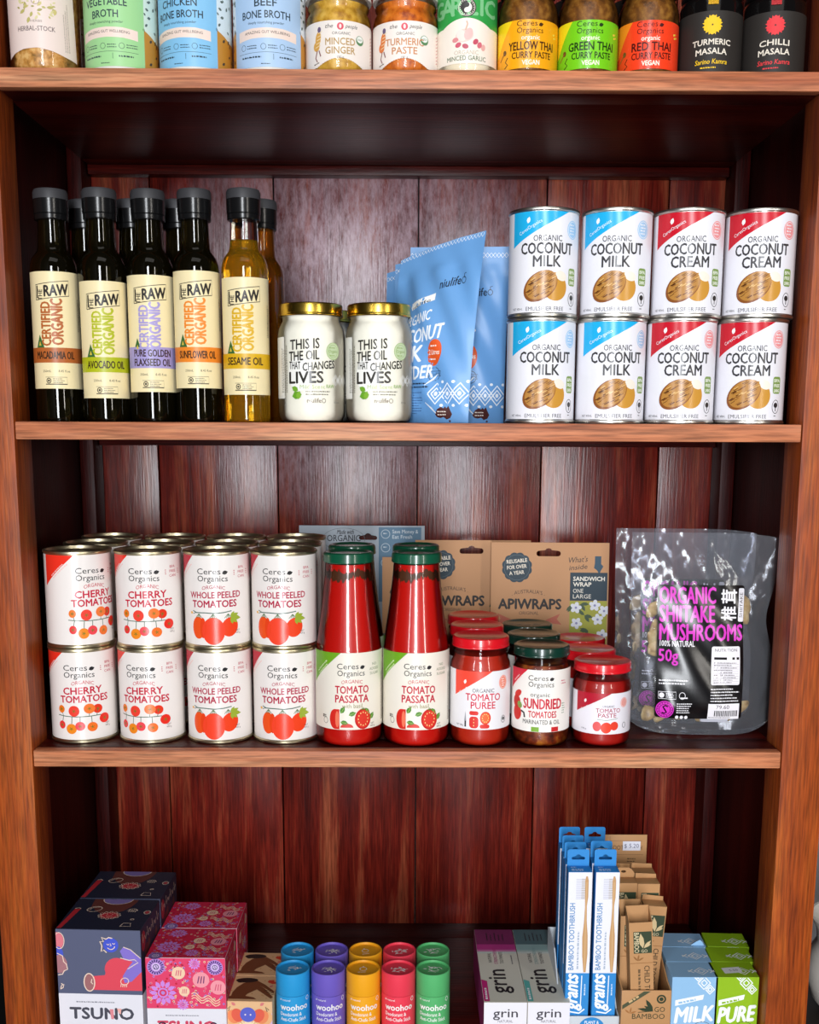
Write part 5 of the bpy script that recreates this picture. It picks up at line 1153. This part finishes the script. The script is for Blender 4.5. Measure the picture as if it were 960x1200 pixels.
for y, n_ in ((0.0525, 'second'), (0.0735, 'third'), (0.1010, 'rearmost')): dup(g0, (0.1934+0.0004*(y > 0.06), y, zg), 0, 'toothbrush box, %s in the left column' % n_)
for y, n_ in ((0.0300, 'front'), (0.0560, 'second'), (0.1010, 'rearmost')): dup(g0, (0.2240, y, zg), 0, 'toothbrush box, %s of the right column beside brown packaging' % n_)
# brown kraft display with bamboo brush boxes
KR = '#b98a5c'
kd = tray('brush_display', 'brown cardboard display box with tall header and leaf logo on its front', 0.2425, 0.2985, 0.0200, 0.172, 0.071, 0.100, KR, 0.0014, 0.198)
kf = Art(); kk = '#2f3a26'
kf.poly([(-27, 53), (-3, 70), (5, 70), (-27, 48)], '#4a4f38', 1); kf.micro(-19, 55.5, 18, 1, '#c9a878', 2.6, 3, 3, rot=35)
kf.ring(17, 60.5, 5.4, 5.4, 2.0, kk, 1, 24); kf.ell(17, 60.5, 2.4, 2.4, kk, 2)
leaf(kf, 8, 46.5, 16, kk, 122, 0.3, 2); leaf(kf, 8, 46.5, 12, kk, 150, 0.3, 2); leaf(kf, 8, 46.5, 18, kk, 172, 0.22, 2); kf.line([(8, 46), (-9, 44.5)], 0.8, kk)
kf.text('GO', 15.5, 45, 6.0, kk, w=12); kf.text('BAMBOO', 3, 36.5, 6.2, kk, w=37)
for n_ in range(3): leaf(kf, -18, 43, 8, '#a06a3a', 20+60*n_, 0.25, 1)
lay(kf, front(), 'front_print', [c for c in kd.children if c.name.startswith('front_panel')][0], fin=CARD, off0=0.00003)
hb_ = [c for c in kd.children if c.name.startswith('back_panel')][0]
ka = Art(); ka.text('TOOTHBRUSH', 2, 178.5, 5.6, '#5a4630', w=40); ka.rect(-24, 172, 24, 172.4, '#7a5c3a', 1); ka.rect(-18, 190, 22, 190.4, '#7a5c3a', 1); ka.rect(-18.4, 160, -18, 196, '#7a5c3a', 1); ka.micro(4, 166, 14, 2, '#6a5236', 1.6, 3.4); ka.micro(-14, 157.5, 26, 1, '#5a4630', 1.6)
ka.box = (-26.5, 26.5, 71, 197.5)
lay(ka, front(0.152-0.0014), 'header_print', hb_, fin=CARD, off0=0.00003)
st = Art(); st.rect(-2, 177.5, 20, 189.5, '#dcdce8', 4); st.text('$', 1.5, 181, 5, '#6a6a80', layer=6); st.text('5.20', 12, 181, 5.4, '#6a6a80', w=12, layer=6)
lay(st, front(0.152-0.0014), 'price_sticker', hb_, fin=CARD, off0=0.0001)
def kraft_art(H, child):
    a = Art(); a.rect(-12.8, 0.4, 12.8, H-0.4, KR, 0); k = '#33402c'
    a.rect(-8.5, H-37, 12, H-11, k, 1); leaf(a, 2, H-31, 18, '#cbb488', 98, 0.32, 3); leaf(a, 3, H-31, 12, '#cbb488', 48, 0.3, 3); leaf(a, 3, H-30, 9, '#cbb488', 25, 0.3, 3); a.text('BAMBOO', -7.6, H-24, 5.2, '#d8c8a0', w=24, rot=-90, bold=0.01); a.text('GO', 3.5, H-36, 3.6, '#d8c8a0', w=7)
    a.text('CHILD TOOTHBRUSH' if child else 'ADULT TOOTHBRUSH', 3.0, H-88, 6.0, '#4a3a26', w=72, rot=-90, bold=0.008); a.micro(-4, H-56, 48, 1, '#6a5236', 2.6, 3, 3, rot=-90); a.rect(-12.8, H-49, 12.8, H-48.3, '#8f6236', 1)
    for q in range(3): leaf(a, -4, H-46, 8, '#8f6236', 30+50*q, 0.25, 2)
    return a
def kraft_box(lab, loc, rz, roll, H, child, tab, open_, grp='brown bamboo toothbrush boxes'):
    t = thing('toothbrush_box', lab, 'box', loc, rz, grp); t.rotation_euler = (0, rad(roll), rz); W, D = 0.0262, 0.0192; m = CARD(KR)
    if open_:
        bm = bmesh.new(); add_box(bm, -W/2, W/2, 0, D, 0, H/1000)
        tf = max(bm.faces, key=lambda f: f.calc_center_median().z); r = bmesh.ops.inset_region(bm, faces=[tf], thickness=0.0007)
        r = bmesh.ops.extrude_face_region(bm, geom=[tf]); vs = [v for v in r['geom'] if isinstance(v, bmesh.types.BMVert)]
        for v in vs: v.co.z -= 0.045
        bmesh.ops.delete(bm, geom=[tf], context='FACES_ONLY') if tf.is_valid else None
        # rear wall stands a little higher than the cut front
        for v in bm.verts:
            if v.co.z > H/1000-0.001 and v.co.y > D/2: v.co.z += 0.012
        finish(bm, 'carton', [m], t, 30)
    else:
        box('carton', -W/2, W/2, 0, D, 0, H/1000, m, t, 0.0005)
    lay(kraft_art(H, child), front(), 'front_print', t, fin=CARD, off0=0.00003)
    if tab:
        hw = 12.5; o = [(-hw, 0), (hw, 0), (hw, 6), (hw-3, 10), (hw-7, 12), (-hw+7, 12), (-hw+3, 10), (-hw, 6)]
        bm = plate_bm(o, [[(3*math.cos(rad(q)), 7+1.6*math.sin(rad(q))) for q in range(0, 360, 30)]], 0.7)
        for v in bm.verts: v.co += Vector((0, D-0.0012, H/1000))
        finish(bm, 'hang_tab', [m], t, 30)
    elif not open_:
        bm = plate_bm([(-12.5, 0), (12.5, 0), (12, 5), (-12, 6)], [], 0.7)
        for v in bm.verts: v.co += Vector((0, D-0.0012+0.4*0, H/1000))
        finish(bm, 'top_flap', [m], t, 30)
    return t
kz = zb+0.0018
kraft_box('open topped child toothbrush box, standing in front in the brown display', (0.2700, 0.0236, kz+0.0014), rad(0), -3.4, 148, True, False, True)
kraft_box('brown toothbrush box leaning half hidden left behind the open one', (0.2588, 0.0450, kz+0.0010), rad(0), -1.0, 146, True, False, True)
kraft_box('brown toothbrush box tilted right in the brown display', (0.2775, 0.0660, kz+0.0016), rad(0), 4.0, 148, True, False, False)
kraft_box('taller brown toothbrush box with hang tab, beside the blue boxes', (0.2572, 0.0880, kz), 0, 0, 168, False, True, False)
kraft_box('taller brown toothbrush box without tab, right of the tabbed one', (0.2838, 0.0880, kz+0.0001), 0, 0, 167, False, False, False)
kraft_box('rear brown toothbrush box just under the price sticker, left', (0.2572, 0.1120, kz), 0, 0, 170, False, False, False)
kraft_box('rear brown toothbrush box just under the price sticker, right', (0.2838, 0.1120, kz), 0, 0, 170, False, False, False)
# soap boxes
def soap_art(W, H, base, word):
    h = W/2-0.4; w = '#eef2f4'; a = Art(); a.rect(-h, 0.4, h, H-0.4, base, 0)
    a.poly([(-h+4, 52), (h-16, 60), (h-15, 66), (-h+4, 59)], w, 1); a.micro(-h+8, 54.5, 26, 1, base, 2.4, 3, 3, rot=13)
    a.text(word, 0, 33, 18, w, w=W-9, bold=0.035, rise=3, shear=0.12)
    a.ring(10, 24, 11, 9, 0.5, '#3a3a3a', 2, 24); a.micro(2, 28, 17, 3, '#3a3a3a', 1.4, 3.4, 3); a.ell(10, 18, 7, 6, '#3a2a26', 2)
    for x, y, s in ((10, 80, 7), (3, 88, 5), (17, 72, 5)):
        for k_ in (1.0, 0.5): a.line([(x-s*k_, y), (x, y+s*1.1*k_), (x+s*k_, y), (x, y-s*1.1*k_), (x-s*k_, y)], 1.5, w, 2)
    return a
def soap_top(W, D, base):
    h = W/2-0.4; w = '#eef2f4'; a = Art(); a.rect(-h, 0.4, h, D-0.4, base, 0); x, y = 10, 14
    for s in (8, 4): a.line([(x-s, y), (x, y+s), (x+s, y), (x, y-s), (x-s, y)], 1.5, w, 2)
    for q in (-1, 1): a.line([(x+q*9, y-4), (x+q*15, y+2)], 1.4, w, 2); a.line([(x+q*9, y+4), (x+q*15, y-2)], 1.4, w, 2)
    return a
def soap(lab, loc, rz, W, D, H, base, word, grp):
    t = carton('soap_box', lab, 'box', loc, rz, W/1000, D/1000, H/1000, base, grp, 0.0006)
    a = soap_art(W, H, base, word).clip(-W/2+0.5, W/2-0.5, 0.5, H-0.5); lay(a, front(), 'front_print', t, fin=CARD, off0=0.00003)
    lay(soap_top(W, D, base), top(H/1000), 'top_print', t, fin=CARD, off0=0.00003)
    return t
MB, PG = '#8fbbe0', '#8fb81c'
s0 = soap('light blue milk soap box in front, beside the brown display', (0.3250, 0.0205, zb), 0, 52, 36, 87, MB, 'MILK', 'light blue soap boxes')
dup(s0, (0.3270, 0.0572, zb), rad(-1), 'second light blue soap box, behind the front one')
s3 = dup(s0, (0.3310, 0.0945, zb), rad(-2), 'rearmost light blue soap box with a torn flap sticking up')
bm = plate_bm([(8, 0), (24, 0), (22, 4), (19, 7), (15, 5), (12, 3)], [], 0.6)
for v in bm.verts: v.co += Vector((0, 0.004, 0.0872))
finish(bm, 'torn_flap', [CARD(MB)], s3, 30)
q0 = soap('green pure soap box in front with a white price sticker on top', (0.3725, 0.0205, zb), 0, 49, 36, 87, PG, 'PURE', 'green soap boxes')
dup(q0, (0.3785, 0.0572, zb), rad(-2), 'second green soap box, in the middle of its row')
dup(q0, (0.3835, 0.0950, zb), rad(-3), 'rearmost green soap box near the back')
ss = Art(); ss.poly([(-12, 8), (9, 11), (8, 24), (-13, 21)], '#dde0e4', 3); ss.text('5.50', 0, 14, 4, '#6a6a72', w=10, layer=5, rot=8)
lay(ss, top(0.087), 'price_sticker', q0, fin=CARD, off0=0.0001)
# ---------------------------------------------------------------- past the right post: a pale pot on a low table
tt = thing('side_table', 'dark low table to the right of the bookcase', 'table', (0.60, 0.14, -1.10))
box('table_top', -0.135, 0.135, -0.12, 0.12, 0.372, 0.392, P('#2a221e', 0.5), tt, 0.002)
for sx_ in (-1, 1):
    for sy_ in (-1, 1): box('leg', sx_*0.115-0.015, sx_*0.115+0.015, sy_*0.10-0.015, sy_*0.10+0.015, 0.0, 0.3718, P('#2a221e', 0.5), tt, 0.002)
vp = thing('pot', 'pale rounded ceramic pot on the dark table right of the bookcase', 'pot', (0.548, 0.11, -0.7078))
lathe([(0, 1), (30, 0), (40, 4), (52, 20), (60, 44), (61, 62), (56, 80), (50, 92), (52, 108), (60, 124), (57, 124), (48, 108), (46, 92), (40, 60), (0, 40)], 'pot_body', P('#d8d2c8', 0.35), vp, 56, 40)
